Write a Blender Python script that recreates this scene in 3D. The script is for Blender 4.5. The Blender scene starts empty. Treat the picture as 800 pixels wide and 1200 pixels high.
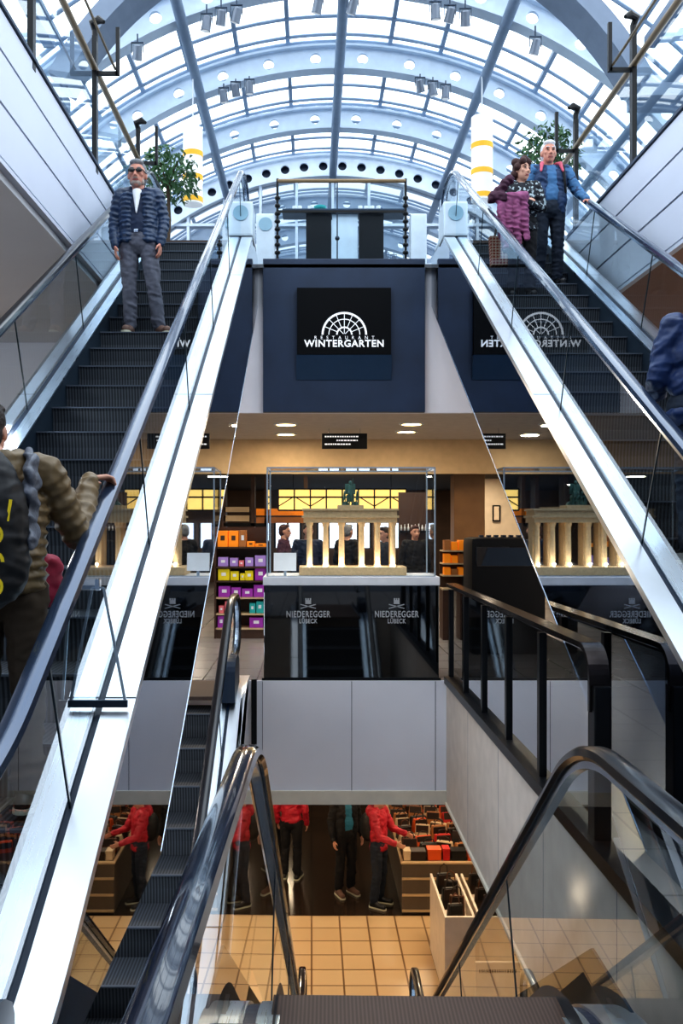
import bpy, bmesh, math, random
from mathutils import Vector, Matrix, noise as mnoise
random.seed(7)
PI = math.pi
C = bpy.context.scene.collection
F = 1063.0                      # focal length in pixels of the 800x1200 frame
VX, VY = 365.0, 614.0           # vanishing point of the hall
CZ = 5.70                       # camera height over the lower floor
ZL, ZM, ZT = 0.0, CZ - 1.72, CZ + 3.78
AX = 0.48                       # axis of the hall
TAN = 0.5776
NL = -3.21                      # nosing plane of the upper escalators: z - CZ = NL + TAN*y


def W(px, py, d):
    return Vector(((px - VX) * d / F, d, CZ + (VY - py) * d / F))


# ---------------------------------------------------------------- materials
def lin(c):
    return tuple((x / 12.92 if x <= 0.04045 else ((x + 0.055) / 1.055) ** 2.4) for x in [v / 255.0 for v in c])


def mat(name, rgb, rough=0.5, metal=0.0, noise=0.06, scale=6.0, bump=0.0, emit=None, estr=0.0, coat=0.0, spec=0.5):
    m = bpy.data.materials.new(name)
    m.use_nodes = True
    nt = m.node_tree
    b = nt.nodes['Principled BSDF']
    c = lin(rgb)
    b.inputs['Roughness'].default_value = rough
    b.inputs['Metallic'].default_value = metal
    b.inputs['Coat Weight'].default_value = coat
    b.inputs['Specular IOR Level'].default_value = spec
    tc = nt.nodes.new('ShaderNodeTexCoord')
    n = nt.nodes.new('ShaderNodeTexNoise')
    n.inputs['Scale'].default_value = scale
    n.inputs['Detail'].default_value = 3
    nt.links.new(tc.outputs['Object'], n.inputs['Vector'])
    r = nt.nodes.new('ShaderNodeValToRGB')
    r.color_ramp.elements[0].position = 0.3
    r.color_ramp.elements[1].position = 0.7
    r.color_ramp.elements[0].color = tuple(max(0, v * (1 - noise)) for v in c) + (1,)
    r.color_ramp.elements[1].color = tuple(min(1, v * (1 + noise)) for v in c) + (1,)
    nt.links.new(n.outputs['Fac'], r.inputs['Fac'])
    nt.links.new(r.outputs['Color'], b.inputs['Base Color'])
    if bump:
        bp = nt.nodes.new('ShaderNodeBump')
        bp.inputs['Strength'].default_value = bump
        bp.inputs['Distance'].default_value = 0.02
        nt.links.new(n.outputs['Fac'], bp.inputs['Height'])
        nt.links.new(bp.outputs['Normal'], b.inputs['Normal'])
    if emit:
        b.inputs['Emission Color'].default_value = lin(emit) + (1,)
        b.inputs['Emission Strength'].default_value = estr
    return m


def glass_mat(name, tint, base=0.06, gain=0.92, power=4.0, body=None, bodyfac=0.0, rough=0.0):
    m = bpy.data.materials.new(name)
    m.use_nodes = True
    nt = m.node_tree
    nt.nodes.clear()
    out = nt.nodes.new('ShaderNodeOutputMaterial')
    tr = nt.nodes.new('ShaderNodeBsdfTransparent')
    tr.inputs['Color'].default_value = tint + (1,)
    gl = nt.nodes.new('ShaderNodeBsdfGlossy')
    gl.inputs['Roughness'].default_value = rough
    gl.inputs['Color'].default_value = (0.92, 0.96, 1, 1)
    lw = nt.nodes.new('ShaderNodeLayerWeight')
    lw.inputs['Blend'].default_value = 0.5
    p = nt.nodes.new('ShaderNodeMath'); p.operation = 'POWER'
    p.inputs[1].default_value = power
    nt.links.new(lw.outputs['Facing'], p.inputs[0])
    a = nt.nodes.new('ShaderNodeMath'); a.operation = 'MULTIPLY_ADD'
    a.inputs[1].default_value = gain; a.inputs[2].default_value = base; a.use_clamp = True
    nt.links.new(p.outputs[0], a.inputs[0])
    mx = nt.nodes.new('ShaderNodeMixShader')
    nt.links.new(a.outputs[0], mx.inputs[0])
    if body:
        df = nt.nodes.new('ShaderNodeBsdfDiffuse'); df.inputs['Color'].default_value = body + (1,)
        m2 = nt.nodes.new('ShaderNodeMixShader'); m2.inputs[0].default_value = bodyfac
        nt.links.new(tr.outputs[0], m2.inputs[1]); nt.links.new(df.outputs[0], m2.inputs[2])
        nt.links.new(m2.outputs[0], mx.inputs[1])
    else:
        nt.links.new(tr.outputs[0], mx.inputs[1])
    nt.links.new(gl.outputs[0], mx.inputs[2])
    nt.links.new(mx.outputs[0], out.inputs['Surface'])
    return m


def tile_mat(name, c1, c2, grout, sx, sy, mortar, rough, offset=0.0):
    m = bpy.data.materials.new(name)
    m.use_nodes = True
    nt = m.node_tree
    b = nt.nodes['Principled BSDF']
    tc = nt.nodes.new('ShaderNodeTexCoord')
    br = nt.nodes.new('ShaderNodeTexBrick')
    br.offset = offset
    br.inputs['Color1'].default_value = lin(c1) + (1,)
    br.inputs['Color2'].default_value = lin(c2) + (1,)
    br.inputs['Mortar'].default_value = lin(grout) + (1,)
    br.inputs['Scale'].default_value = 1.0
    br.inputs['Brick Width'].default_value = sx
    br.inputs['Row Height'].default_value = sy
    br.inputs['Mortar Size'].default_value = mortar
    nt.links.new(tc.outputs['Object'], br.inputs['Vector'])
    nt.links.new(br.outputs['Color'], b.inputs['Base Color'])
    b.inputs['Roughness'].default_value = rough
    return m


def ribbed_mat(name, c1, c2, pitch, rough, metal):
    m = bpy.data.materials.new(name)
    m.use_nodes = True
    nt = m.node_tree
    b = nt.nodes['Principled BSDF']
    tc = nt.nodes.new('ShaderNodeTexCoord')
    wv = nt.nodes.new('ShaderNodeTexWave')
    wv.wave_type = 'BANDS'; wv.bands_direction = 'X'
    wv.inputs['Scale'].default_value = 0.314 / pitch
    wv.inputs['Distortion'].default_value = 0
    nt.links.new(tc.outputs['Object'], wv.inputs['Vector'])
    r = nt.nodes.new('ShaderNodeValToRGB')
    r.color_ramp.elements[0].position = 0.25; r.color_ramp.elements[1].position = 0.8
    r.color_ramp.elements[0].color = lin(c1) + (1,)
    r.color_ramp.elements[1].color = lin(c2) + (1,)
    nt.links.new(wv.outputs['Fac'], r.inputs['Fac'])
    nt.links.new(r.outputs['Color'], b.inputs['Base Color'])
    b.inputs['Roughness'].default_value = rough
    b.inputs['Metallic'].default_value = metal
    return m


def spot_mat(name, base, spots, scale, lo=0.45, hi=0.5, rough=0.8):
    """cloth print: pale blotches on a dark ground, or woven colour mix"""
    m = bpy.data.materials.new(name)
    m.use_nodes = True
    nt = m.node_tree
    b = nt.nodes['Principled BSDF']
    tc = nt.nodes.new('ShaderNodeTexCoord')
    v = nt.nodes.new('ShaderNodeTexNoise')
    v.inputs['Scale'].default_value = scale; v.inputs['Detail'].default_value = 2
    nt.links.new(tc.outputs['Object'], v.inputs['Vector'])
    r = nt.nodes.new('ShaderNodeValToRGB')
    r.color_ramp.elements[0].position = lo; r.color_ramp.elements[1].position = hi
    r.color_ramp.elements[0].color = lin(base) + (1,)
    r.color_ramp.elements[1].color = lin(spots) + (1,)
    nt.links.new(v.outputs['Fac'], r.inputs['Fac'])
    nt.links.new(r.outputs['Color'], b.inputs['Base Color'])
    b.inputs['Roughness'].default_value = rough
    return m


def check_mat(name, c1, c2, scale):
    m = bpy.data.materials.new(name); m.use_nodes = True
    nt = m.node_tree; b = nt.nodes['Principled BSDF']
    tc = nt.nodes.new('ShaderNodeTexCoord')
    ck = nt.nodes.new('ShaderNodeTexBrick')
    ck.inputs['Color1'].default_value = lin(c1) + (1,)
    ck.inputs['Color2'].default_value = lin(c1) + (1,)
    ck.inputs['Mortar'].default_value = lin(c2) + (1,)
    ck.inputs['Scale'].default_value = scale
    ck.inputs['Mortar Size'].default_value = 0.03
    ck.inputs['Brick Width'].default_value = 0.34; ck.inputs['Row Height'].default_value = 0.30; ck.offset = 0.0
    mp = nt.nodes.new('ShaderNodeMapping'); mp.inputs['Rotation'].default_value = (PI / 2, 0, 0)
    nt.links.new(tc.outputs['Object'], mp.inputs['Vector'])
    nt.links.new(mp.outputs['Vector'], ck.inputs['Vector'])
    nt.links.new(ck.outputs['Color'], b.inputs['Base Color'])
    b.inputs['Roughness'].default_value = 0.7
    return m


def brushed_mat(name, rgb, rough):
    m = mat(name, rgb, rough, 1.0, 0.04, 3.0)
    nt = m.node_tree; b = nt.nodes['Principled BSDF']
    tc = nt.nodes.new('ShaderNodeTexCoord'); mp = nt.nodes.new('ShaderNodeMapping')
    mp.inputs['Scale'].default_value = (60, 1.2, 1.2)
    n = nt.nodes.new('ShaderNodeTexNoise'); n.inputs['Scale'].default_value = 4
    mr = nt.nodes.new('ShaderNodeMapRange')
    mr.inputs['To Min'].default_value = rough * 0.9; mr.inputs['To Max'].default_value = rough * 1.12
    nt.links.new(tc.outputs['Object'], mp.inputs['Vector']); nt.links.new(mp.outputs['Vector'], n.inputs['Vector'])
    nt.links.new(n.outputs['Fac'], mr.inputs['Value']); nt.links.new(mr.outputs['Result'], b.inputs['Roughness'])
    return m


M = {}
M['deck_white'] = brushed_mat('brushed_deck_metal', (240, 244, 250), 0.30)
M['deck_blue'] = brushed_mat('brushed_inner_deck_metal', (206, 226, 244), 0.28)
M['groove'] = mat('dark_groove', (18, 36, 58), 0.4)
M['rubber'] = mat('handrail_rubber', (12, 16, 24), 0.28, 0.0, coat=0.35)
M['rubber_sheen'] = mat('handrail_rubber_sky_sheen', (60, 76, 100), 0.2, 0.55, coat=0.6)  # sky sheen on the dark rubber, put into a paler colour
M['rubber_blue'] = mat('handrail_rubber_blue', (10, 22, 42), 0.16, 0.0, coat=1.0)
M['steel'] = mat('polished_steel', (215, 225, 238), 0.18, 1.0)
M['steel_dark'] = mat('dark_steel', (60, 70, 84), 0.35, 0.9)
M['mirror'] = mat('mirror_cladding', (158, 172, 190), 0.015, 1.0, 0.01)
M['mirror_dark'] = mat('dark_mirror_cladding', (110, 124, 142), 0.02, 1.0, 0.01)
M['riser'] = ribbed_mat('ribbed_step_metal', (40, 43, 48), (82, 87, 94), 0.024, 0.5, 0.15)
M['nosing'] = mat('step_edge', (88, 96, 108), 0.5, 0.3)
M['skirt'] = mat('skirt_panel', (44, 58, 72), 0.4, 0.3)
M['glass'] = glass_mat('balustrade_glass', (0.86, 0.93, 0.95), 0.035, 0.9, 4.2)
M['rail_mirror'] = glass_mat('dark_reflecting_glass', (0.42, 0.46, 0.5), 0.30, 0.7, 2.0)
M['glass_rail'] = glass_mat('railing_glass', (0.82, 0.91, 0.95), 0.025, 0.85, 4.0)
M['glass_seam'] = mat('glass_edge', (22, 44, 54), 0.3)
M['roof_glass'] = glass_mat('roof_glass', (0.97, 0.99, 1.0), 0.03, 0.5, 5.0)
M['gable_glass'] = glass_mat('gable_glass', (0.06, 0.075, 0.10), 0.42, 0.5, 3.0)
M['acrylic'] = glass_mat('acrylic', (0.94, 0.97, 0.98), 0.025, 0.8, 4.0)
M['acrylic_edge'] = mat('acrylic_edge', (176, 192, 206), 0.15, 0.3)
M['black_glass'] = mat('black_glass', (6, 8, 12), 0.03, 0.0, coat=1.0, spec=0.9)
M['arch'] = mat('painted_arch_steel', (196, 210, 226), 0.5)
M['arch_grey'] = mat('grey_arch_steel', (116, 130, 150), 0.5)
M['purlin'] = mat('painted_purlin', (122, 140, 162), 0.5)
M['bar'] = mat('glazing_bar', (128, 148, 172), 0.5)
M['gable_white'] = mat('white_gable_panel', (222, 232, 244), 0.6)
M['fascia'] = mat('white_parapet_panel', (206, 212, 228), 0.45, 0, 0.02, 1.5)
M['fascia_gap'] = mat('parapet_joint', (60, 72, 92), 0.6)
M['soffit_grey'] = mat('grey_soffit', (206, 208, 214), 0.8, 0, 0.03, 1.0)
M['soffit_warmlit'] = mat('warm_lit_soffit', (150, 118, 106), 0.7, 0, 0.03, 1.0)  # brown cast of the warm lighting is put into the soffit colour
M['wall_white'] = mat('white_panel_wall', (234, 235, 244), 0.8, 0, 0.02, 1.5, spec=0.15)
M['wall_joint'] = mat('panel_joint', (130, 132, 146), 0.7)
M['plaster'] = mat('cream_plaster', (214, 196, 170), 0.8)
M['ceil'] = mat('shop_ceiling', (206, 198, 190), 0.8)
M['bulkhead'] = mat('beige_bulkhead', (206, 178, 138), 0.8)
M['dark_ceil'] = mat('dark_shop_ceiling', (34, 28, 24), 0.8)
M['brown_wall'] = mat('brown_wood_wall', (86, 62, 44), 0.6, 0, 0.15, 3)
M['mid_floor'] = tile_mat('grey_floor_tile', (150, 146, 144), (142, 138, 136), (112, 108, 106), 0.6, 0.6, 0.01, 0.25)
M['top_floor'] = tile_mat('top_floor_tile', (150, 154, 160), (140, 146, 152), (110, 114, 120), 0.6, 0.6, 0.01, 0.3)
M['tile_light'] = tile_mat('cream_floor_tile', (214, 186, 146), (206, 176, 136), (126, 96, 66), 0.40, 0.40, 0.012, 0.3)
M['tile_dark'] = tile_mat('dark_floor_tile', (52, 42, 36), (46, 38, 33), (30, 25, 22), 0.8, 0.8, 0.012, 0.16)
M['sign_blue'] = mat('blue_black_sign_panel', (38, 54, 80), 0.42, 0.0, 0.18, 2.0)
M['sign_black'] = mat('black_sign_face', (5, 6, 10), 0.5, spec=0.15)
M['sign_under'] = mat('sign_lower_face', (34, 58, 84), 0.3)
M['letter'] = mat('white_lettering', (236, 238, 242), 0.5, emit=(236, 240, 246), estr=0.35)
M['letter_grey'] = mat('pale_grey_lettering', (176, 178, 182), 0.6)
M['black'] = mat('satin_black', (10, 11, 14), 0.5, spec=0.25)
M['black_metal'] = mat('black_lacquered_metal', (12, 14, 18), 0.35, 0.0, spec=0.35)
M['rail_cap'] = mat('dark_bronze_rail', (52, 46, 46), 0.2, 0.7)
M['wood_rail'] = mat('brass_wood_rail', (150, 128, 98), 0.35, 0.3)
M['white'] = mat('white_paint', (228, 232, 238), 0.45)
M['white_metal'] = mat('white_newel_panel', (214, 228, 240), 0.3, 0.2)
M['disc'] = mat('pale_blue_disc', (150, 186, 206), 0.3)
M['yellow'] = mat('yellow_band', (250, 190, 50), 0.6, emit=(250, 190, 50), estr=0.08)
M['lamp_white'] = mat('paper_lamp', (246, 246, 246), 0.8, emit=(255, 255, 255), estr=0.08)
M['stone'] = mat('pale_sandstone', (206, 180, 140), 0.8, 0, 0.1, 30)
M['verdigris'] = mat('verdigris', (76, 112, 102), 0.6, 0.2)
M['warm_emit'] = mat('warm_lamp', (255, 226, 170), 0.5, emit=(255, 214, 140), estr=14)
M['warm_soft'] = mat('warm_lightbox', (250, 212, 130), 0.6, emit=(250, 204, 110), estr=0.9)
M['window_emit'] = mat('bright_window', (235, 242, 255), 0.5, emit=(226, 238, 255), estr=1.3)
M['orange'] = mat('orange_card', (246, 146, 28), 0.5, emit=(246, 136, 20), estr=0.12)
M['lilac'] = mat('lilac_card', (170, 140, 214), 0.5)
M['lemon'] = mat('yellow_card', (236, 216, 30), 0.5)
M['purple'] = mat('purple_card', (158, 54, 176), 0.5)
M['pink'] = mat('pink_card', (226, 120, 130), 0.5)
M['teal'] = mat('teal_card', (40, 170, 170), 0.5)
M['shelf_wood'] = mat('brown_shelf', (70, 48, 36), 0.5)
M['leaf'] = mat('leaf_green', (62, 100, 60), 0.5, 0, 0.4, 9)
M['bark'] = mat('bark', (78, 62, 48), 0.8)
M['pot'] = mat('grey_planter', (120, 128, 138), 0.6)
M['skin'] = mat('skin', (206, 156, 134), 0.55)
M['skin_red'] = mat('ruddy_skin', (204, 142, 122), 0.55)
M['lips'] = mat('lips', (150, 84, 78), 0.5)
M['eye'] = mat('eye_dark', (30, 26, 26), 0.2)
M['hair_grey'] = mat('grey_hair', (128, 130, 134), 0.8, 0, 0.3, 60, 0.6)
M['stubble'] = mat('pale_stubble', (176, 158, 148), 0.8, 0, 0.2, 60, 0.5)
M['hair_white'] = mat('white_hair', (222, 222, 226), 0.8, 0, 0.15, 60, 0.6)
M['hair_auburn'] = mat('dark_auburn_hair', (64, 34, 32), 0.7, 0, 0.3, 60, 0.6)
M['hair_dark'] = mat('dark_brown_hair', (40, 30, 26), 0.7, 0, 0.3, 60, 0.6)
M['navy_puffer'] = mat('navy_quilted_nylon', (32, 54, 84), 0.38, 0, 0.25, 12, 0.25)
M['navy_vest'] = mat('navy_vest_cloth', (24, 40, 68), 0.7)
M['shirt_white'] = mat('white_shirt_cloth', (232, 234, 238), 0.8)
M['grey_trousers'] = mat('grey_trouser_cloth', (92, 94, 106), 0.85, 0, 0.2, 14, 0.4)
M['shoe_brown'] = mat('brown_shoe_leather', (110, 84, 74), 0.6)
M['shoe_black'] = mat('black_shoe_leather', (22, 22, 26), 0.4)
M['shoe_sole'] = mat('pale_sole', (200, 200, 180), 0.6)
M['blue_shirt'] = mat('blue_jacket_cloth', (66, 112, 156), 0.7, 0, 0.15, 10, 0.3)
M['blue_vest'] = mat('slate_blue_vest_cloth', (38, 62, 98), 0.7, 0, 0.15, 10, 0.3)
M['pink_lining'] = mat('pink_lining_cloth', (206, 96, 118), 0.7)
M['dark_denim'] = mat('dark_denim', (30, 40, 56), 0.85, 0, 0.2, 14, 0.3)
M['flower'] = spot_mat('flower_print_cloth', (22, 24, 34), (176, 190, 196), 26, 0.56, 0.62)
M['mauve'] = mat('mauve_cloth', (144, 80, 118), 0.8, 0, 0.25, 14, 0.6)
M['plum'] = mat('plum_cloth', (70, 34, 56), 0.8, 0, 0.25, 14, 0.6)
M['black_cloth'] = mat('black_cloth', (20, 20, 24), 0.85)
M['olive'] = mat('olive_brown_nylon', (112, 94, 66), 0.45, 0, 0.2, 12, 0.25)
M['tan'] = mat('tan_nylon', (166, 128, 84), 0.5)
M['brown_trousers'] = mat('brown_trouser_cloth', (70, 58, 46), 0.85)
M['pack_black'] = mat('black_pack_nylon', (16, 17, 21), 0.55)
M['pack_grey'] = mat('grey_pack_nylon', (92, 97, 108), 0.5, 0, 0.25, 20, 0.5)
M['pack_yellow'] = mat('yellow_print', (232, 206, 30), 0.6)
M['red_pink'] = mat('red_pink_cloth', (196, 56, 88), 0.5, 0, 0.3, 7)
M['royal_blue'] = mat('royal_blue_nylon', (18, 46, 92), 0.5, 0, 0.2, 10, 0.4)
M['red_jacket'] = mat('red_jacket_nylon', (176, 34, 54), 0.5, 0, 0.15, 12, 0.3)
M['teal_cloth'] = mat('teal_cloth', (40, 112, 140), 0.7)
M['stripe'] = ribbed_mat('striped_cloth', (220, 214, 200), (50, 44, 44), 0.04, 0.8, 0)
M['bag_check'] = check_mat('brown_check_bag', (150, 66, 34), (226, 200, 172), 9)
M['bag_white'] = mat('white_paper_bag', (220, 224, 230), 0.7)
M['grey_counter'] = mat('grey_counter_panel', (92, 82, 72), 0.5)
M['cream_trim'] = mat('cream_counter_trim', (200, 176, 140), 0.5)
for k_, c_ in dict(b_black=(22, 20, 20), b_brown=(98, 56, 32), b_tan=(172, 112, 60), b_orange=(226, 92, 34), b_red=(192, 36, 34), b_grey=(112, 106, 102), b_cream=(214, 190, 156), b_dark=(48, 34, 28)).items():
    M[k_] = mat('leather_' + k_[2:], c_, 0.45)
M['rack_white'] = mat('white_rack', (226, 214, 200), 0.5)
M['landing'] = ribbed_mat('landing_plate', (66, 48, 40), (86, 66, 56), 0.014, 0.6, 0.0)
M['spot_grey'] = mat('spot_housing', (120, 128, 140), 0.4, 0.4)
M['blocker_slate'] = mat('sky_blocker_slate', (96, 106, 122), 0.7)
M['cove'] = mat('pale_cove', (220, 214, 200), 0.7)

# ---------------------------------------------------------------- object helpers
ORG = {}
V = Vector


def thing(name, label, cat, loc=(0, 0, 0), rotz=0.0, group=None):
    o = bpy.data.objects.new(name, None)
    o.empty_display_size = 0.1
    C.objects.link(o)
    o.location = loc
    o.rotation_euler = (0, 0, rotz)
    o['label'] = label
    o['category'] = cat
    if group:
        o['group'] = group
    ORG[o.name] = Vector(loc)
    return o


def tag(o, label, cat, group=None, kind=None):
    o['label'] = label
    o['category'] = cat
    if group:
        o['group'] = group
    if kind:
        o['kind'] = kind
    return o


class MB:
    def __init__(s):
        s.v = []; s.f = []; s.m = []; s.cur = 0

    def add(s, vs, fs):
        n = len(s.v)
        s.v += [Vector(v) for v in vs]
        s.f += [tuple(i + n for i in f) for f in fs]
        s.m += [s.cur] * len(fs)
        return s

    def mi(s, i):
        s.cur = i
        return s

    def box(s, x0, x1, y0, y1, z0, z1):
        vs = [(x, y, z) for x in (x0, x1) for y in (y0, y1) for z in (z0, z1)]
        return s.add(vs, [(0, 1, 3, 2), (4, 6, 7, 5), (0, 4, 5, 1), (2, 3, 7, 6), (0, 2, 6, 4), (1, 5, 7, 3)])

    def bbox(s, x0, x1, y0, y1, z0, z1, b=0.01):
        """box with chamfered edges"""
        bm = bmesh.new()
        bmesh.ops.create_cube(bm, size=1)
        for v in bm.verts:
            v.co = Vector(((x0 + x1) / 2 + v.co.x * (x1 - x0), (y0 + y1) / 2 + v.co.y * (y1 - y0), (z0 + z1) / 2 + v.co.z * (z1 - z0)))
        bmesh.ops.bevel(bm, geom=bm.edges[:], offset=b, segments=2, affect='EDGES', profile=0.7)
        bm.verts.index_update()
        s.add([v.co.copy() for v in bm.verts], [tuple(v.index for v in f.verts) for f in bm.faces])
        bm.free()
        return s

    def bar(s, p0, p1, w, h, up=(0, 0, 1)):
        p0 = Vector(p0); p1 = Vector(p1)
        d = (p1 - p0).normalized(); u = Vector(up)
        if abs(d.dot(u)) > 0.98:
            u = Vector((0, 1, 0))
        a = d.cross(u).normalized() * w / 2
        b = a.cross(d).normalized() * h / 2
        vs = [p0 - a - b, p0 + a - b, p0 + a + b, p0 - a + b, p1 - a - b, p1 + a - b, p1 + a + b, p1 - a + b]
        return s.add(vs, [(0, 3, 2, 1), (4, 5, 6, 7), (0, 1, 5, 4), (1, 2, 6, 5), (2, 3, 7, 6), (3, 0, 4, 7)])

    def tube(s, pts, r, n=10, closed=False):
        pts = [Vector(p) for p in pts]
        rs = r if isinstance(r, (list, tuple)) else [r] * len(pts)
        vs = []; N = len(pts)
        prev = None
        for i, p in enumerate(pts):
            t = (pts[min(i + 1, N - 1)] - pts[max(i - 1, 0)]).normalized()
            if prev is None:
                a = t.cross(Vector((0, 0, 1)))
                if a.length < 1e-3:
                    a = t.cross(Vector((1, 0, 0)))
            else:
                a = prev - t * prev.dot(t)
            a.normalize(); prev = a
            b = t.cross(a)
            for k in range(n):
                th = 2 * PI * k / n
                vs.append(p + (a * math.cos(th) + b * math.sin(th)) * rs[i])
        fs = []
        for i in range(N - 1):
            for k in range(n):
                k2 = (k + 1) % n
                fs.append((i * n + k, i * n + k2, (i + 1) * n + k2, (i + 1) * n + k))
        fs.append(tuple(range(n - 1, -1, -1)))
        fs.append(tuple((N - 1) * n + k for k in range(n)))
        return s.add(vs, fs)

    def ell(s, c, r, rot=None, nu=12, nv=8):
        c = Vector(c)
        if isinstance(r, (int, float)):
            r = (r, r, r)
        vs = [Vector((0, 0, 1))]
        for j in range(1, nv):
            ph = PI * j / nv
            for i in range(nu):
                th = 2 * PI * i / nu
                vs.append(Vector((math.sin(ph) * math.cos(th), math.sin(ph) * math.sin(th), math.cos(ph))))
        vs.append(Vector((0, 0, -1)))
        out = []
        for v in vs:
            w = Vector((v.x * r[0], v.y * r[1], v.z * r[2]))
            if rot is not None:
                w = rot @ w
            out.append(w + c)
        fs = []
        for i in range(nu):
            fs.append((0, 1 + i, 1 + (i + 1) % nu))
        for j in range(nv - 2):
            for i in range(nu):
                a = 1 + j * nu + i; b = 1 + j * nu + (i + 1) % nu
                fs.append((a, a + nu, b + nu, b))
        L = len(vs) - 1
        for i in range(nu):
            fs.append((L, 1 + (nv - 2) * nu + (i + 1) % nu, 1 + (nv - 2) * nu + i))
        return s.add(out, fs)

    def cap(s, p0, r0, p1, r1, n=12):
        p0 = Vector(p0); p1 = Vector(p1)
        s.ell(p0, r0, nu=n, nv=8); s.ell(p1, r1, nu=n, nv=8)
        return s.tube([p0, p1], [r0, r1], n)

    def lathe(s, c, prof, n=20):
        c = Vector(c); vs = []; fs = []
        for (r, z) in prof:
            for k in range(n):
                th = 2 * PI * k / n
                vs.append(c + Vector((r * math.cos(th), r * math.sin(th), z)))
        for i in range(len(prof) - 1):
            for k in range(n):
                k2 = (k + 1) % n
                fs.append((i * n + k, i * n + k2, (i + 1) * n + k2, (i + 1) * n + k))
        fs.append(tuple(range(n - 1, -1, -1)))
        fs.append(tuple((len(prof) - 1) * n + k for k in range(n)))
        return s.add(vs, fs)

    def prism(s, poly, x0, x1):
        """polygon in (y,z), extruded along x"""
        n = len(poly)
        vs = [(x0, y, z) for y, z in poly] + [(x1, y, z) for y, z in poly]
        fs = [tuple(range(n)), tuple(range(2 * n - 1, n - 1, -1))]
        for i in range(n):
            j = (i + 1) % n
            fs.append((i, i + n, j + n, j))
        return s.add(vs, fs)

    def ribbon(s, path, x0, x1, t):
        """a slab following path (y,z) top line, thickness t down, from x0 to x1"""
        vs = []; fs = []
        for (y, z) in path:
            vs += [(x0, y, z), (x1, y, z), (x1, y, z - t), (x0, y, z - t)]
        for i in range(len(path) - 1):
            a = 4 * i; b = a + 4
            for k in range(4):
                k2 = (k + 1) % 4
                fs.append((a + k, a + k2, b + k2, b + k))
        fs.append((3, 2, 1, 0)); e = 4 * (len(path) - 1)
        fs.append((e, e + 1, e + 2, e + 3))
        return s.add(vs, fs)

    def sweep(s, path, x, prof):
        """profile of (dx, dn) swept along path (y,z) in the plane X=x"""
        N = len(path); n = len(prof); vs = []; fs = []
        for i, (y, z) in enumerate(path):
            a = path[max(i - 1, 0)]; b = path[min(i + 1, N - 1)]
            ty, tz = b[0] - a[0], b[1] - a[1]
            L = math.hypot(ty, tz) or 1
            ny, nz = -tz / L, ty / L
            for (dx, dn) in prof:
                vs.append((x + dx, y + ny * dn, z + nz * dn))
        for i in range(N - 1):
            for k in range(n):
                k2 = (k + 1) % n
                fs.append((i * n + k, i * n + k2, (i + 1) * n + k2, (i + 1) * n + k))
        fs.append(tuple(range(n))); fs.append(tuple((N - 1) * n + k for k in range(n - 1, -1, -1)))
        return s.add(vs, fs)

    def build(s, name, mats, parent=None, smooth=False, local=False, fix=True):
        if not isinstance(mats, (list, tuple)):
            mats = [mats]
        o_ = Vector((0, 0, 0))
        if parent is not None and not local:
            o_ = ORG.get(parent.name, Vector((0, 0, 0)))
        me = bpy.data.meshes.new(name)
        me.from_pydata([v - o_ for v in s.v], [], s.f)
        for m in mats:
            me.materials.append(M[m] if isinstance(m, str) else m)
        for p, k in zip(me.polygons, s.m):
            p.material_index = min(k, len(mats) - 1)
            p.use_smooth = bool(smooth)
        if fix:
            bm = bmesh.new(); bm.from_mesh(me)
            bmesh.ops.recalc_face_normals(bm, faces=bm.faces)
            bm.to_mesh(me); bm.free()
        if smooth == 'auto':
            for p in me.polygons:
                p.use_smooth = True
            me.set_sharp_from_angle(angle=0.7)
        o = bpy.data.objects.new(name, me)
        C.objects.link(o)
        if parent is not None:
            o.parent = parent
            ORG[o.name] = o_
        return o


def struct(o):
    o['kind'] = 'structure'
    return o


def remesh(mb, name, mats, parent, voxel=0.008, smooth=4, colorfn=None, wrinkle=0.0):
    o = mb.build(name + '_src', mats, None, fix=False)
    r = o.modifiers.new('r', 'REMESH'); r.mode = 'VOXEL'; r.voxel_size = voxel
    if smooth:
        sm = o.modifiers.new('s', 'SMOOTH'); sm.iterations = smooth; sm.factor = 0.5
    dg = bpy.context.evaluated_depsgraph_get()
    me = bpy.data.meshes.new_from_object(o.evaluated_get(dg))
    bpy.data.objects.remove(o)
    me.name = name
    if wrinkle:
        off = random.uniform(0, 50)
        nr = [v.normal.copy() for v in me.vertices]
        for v, n_ in zip(me.vertices, nr):
            p = v.co
            q = V((p.x * 9 + off, p.y * 9, p.z * 17 + p.x * 5))
            h = 1.0 - abs(mnoise.noise(q)) * 2.2 + 0.5 * mnoise.noise(V((p.x * 26, p.y * 26 + off, p.z * 34)))
            v.co = p + n_ * (wrinkle * (h - 0.5))
    me.materials.clear()
    for m in mats:
        me.materials.append(M[m])
    for p in me.polygons:
        p.use_smooth = True
        p.material_index = colorfn(p.center) if colorfn else 0
    n = bpy.data.objects.new(name, me)
    C.objects.link(n)
    n.parent = parent
    return n


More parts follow.
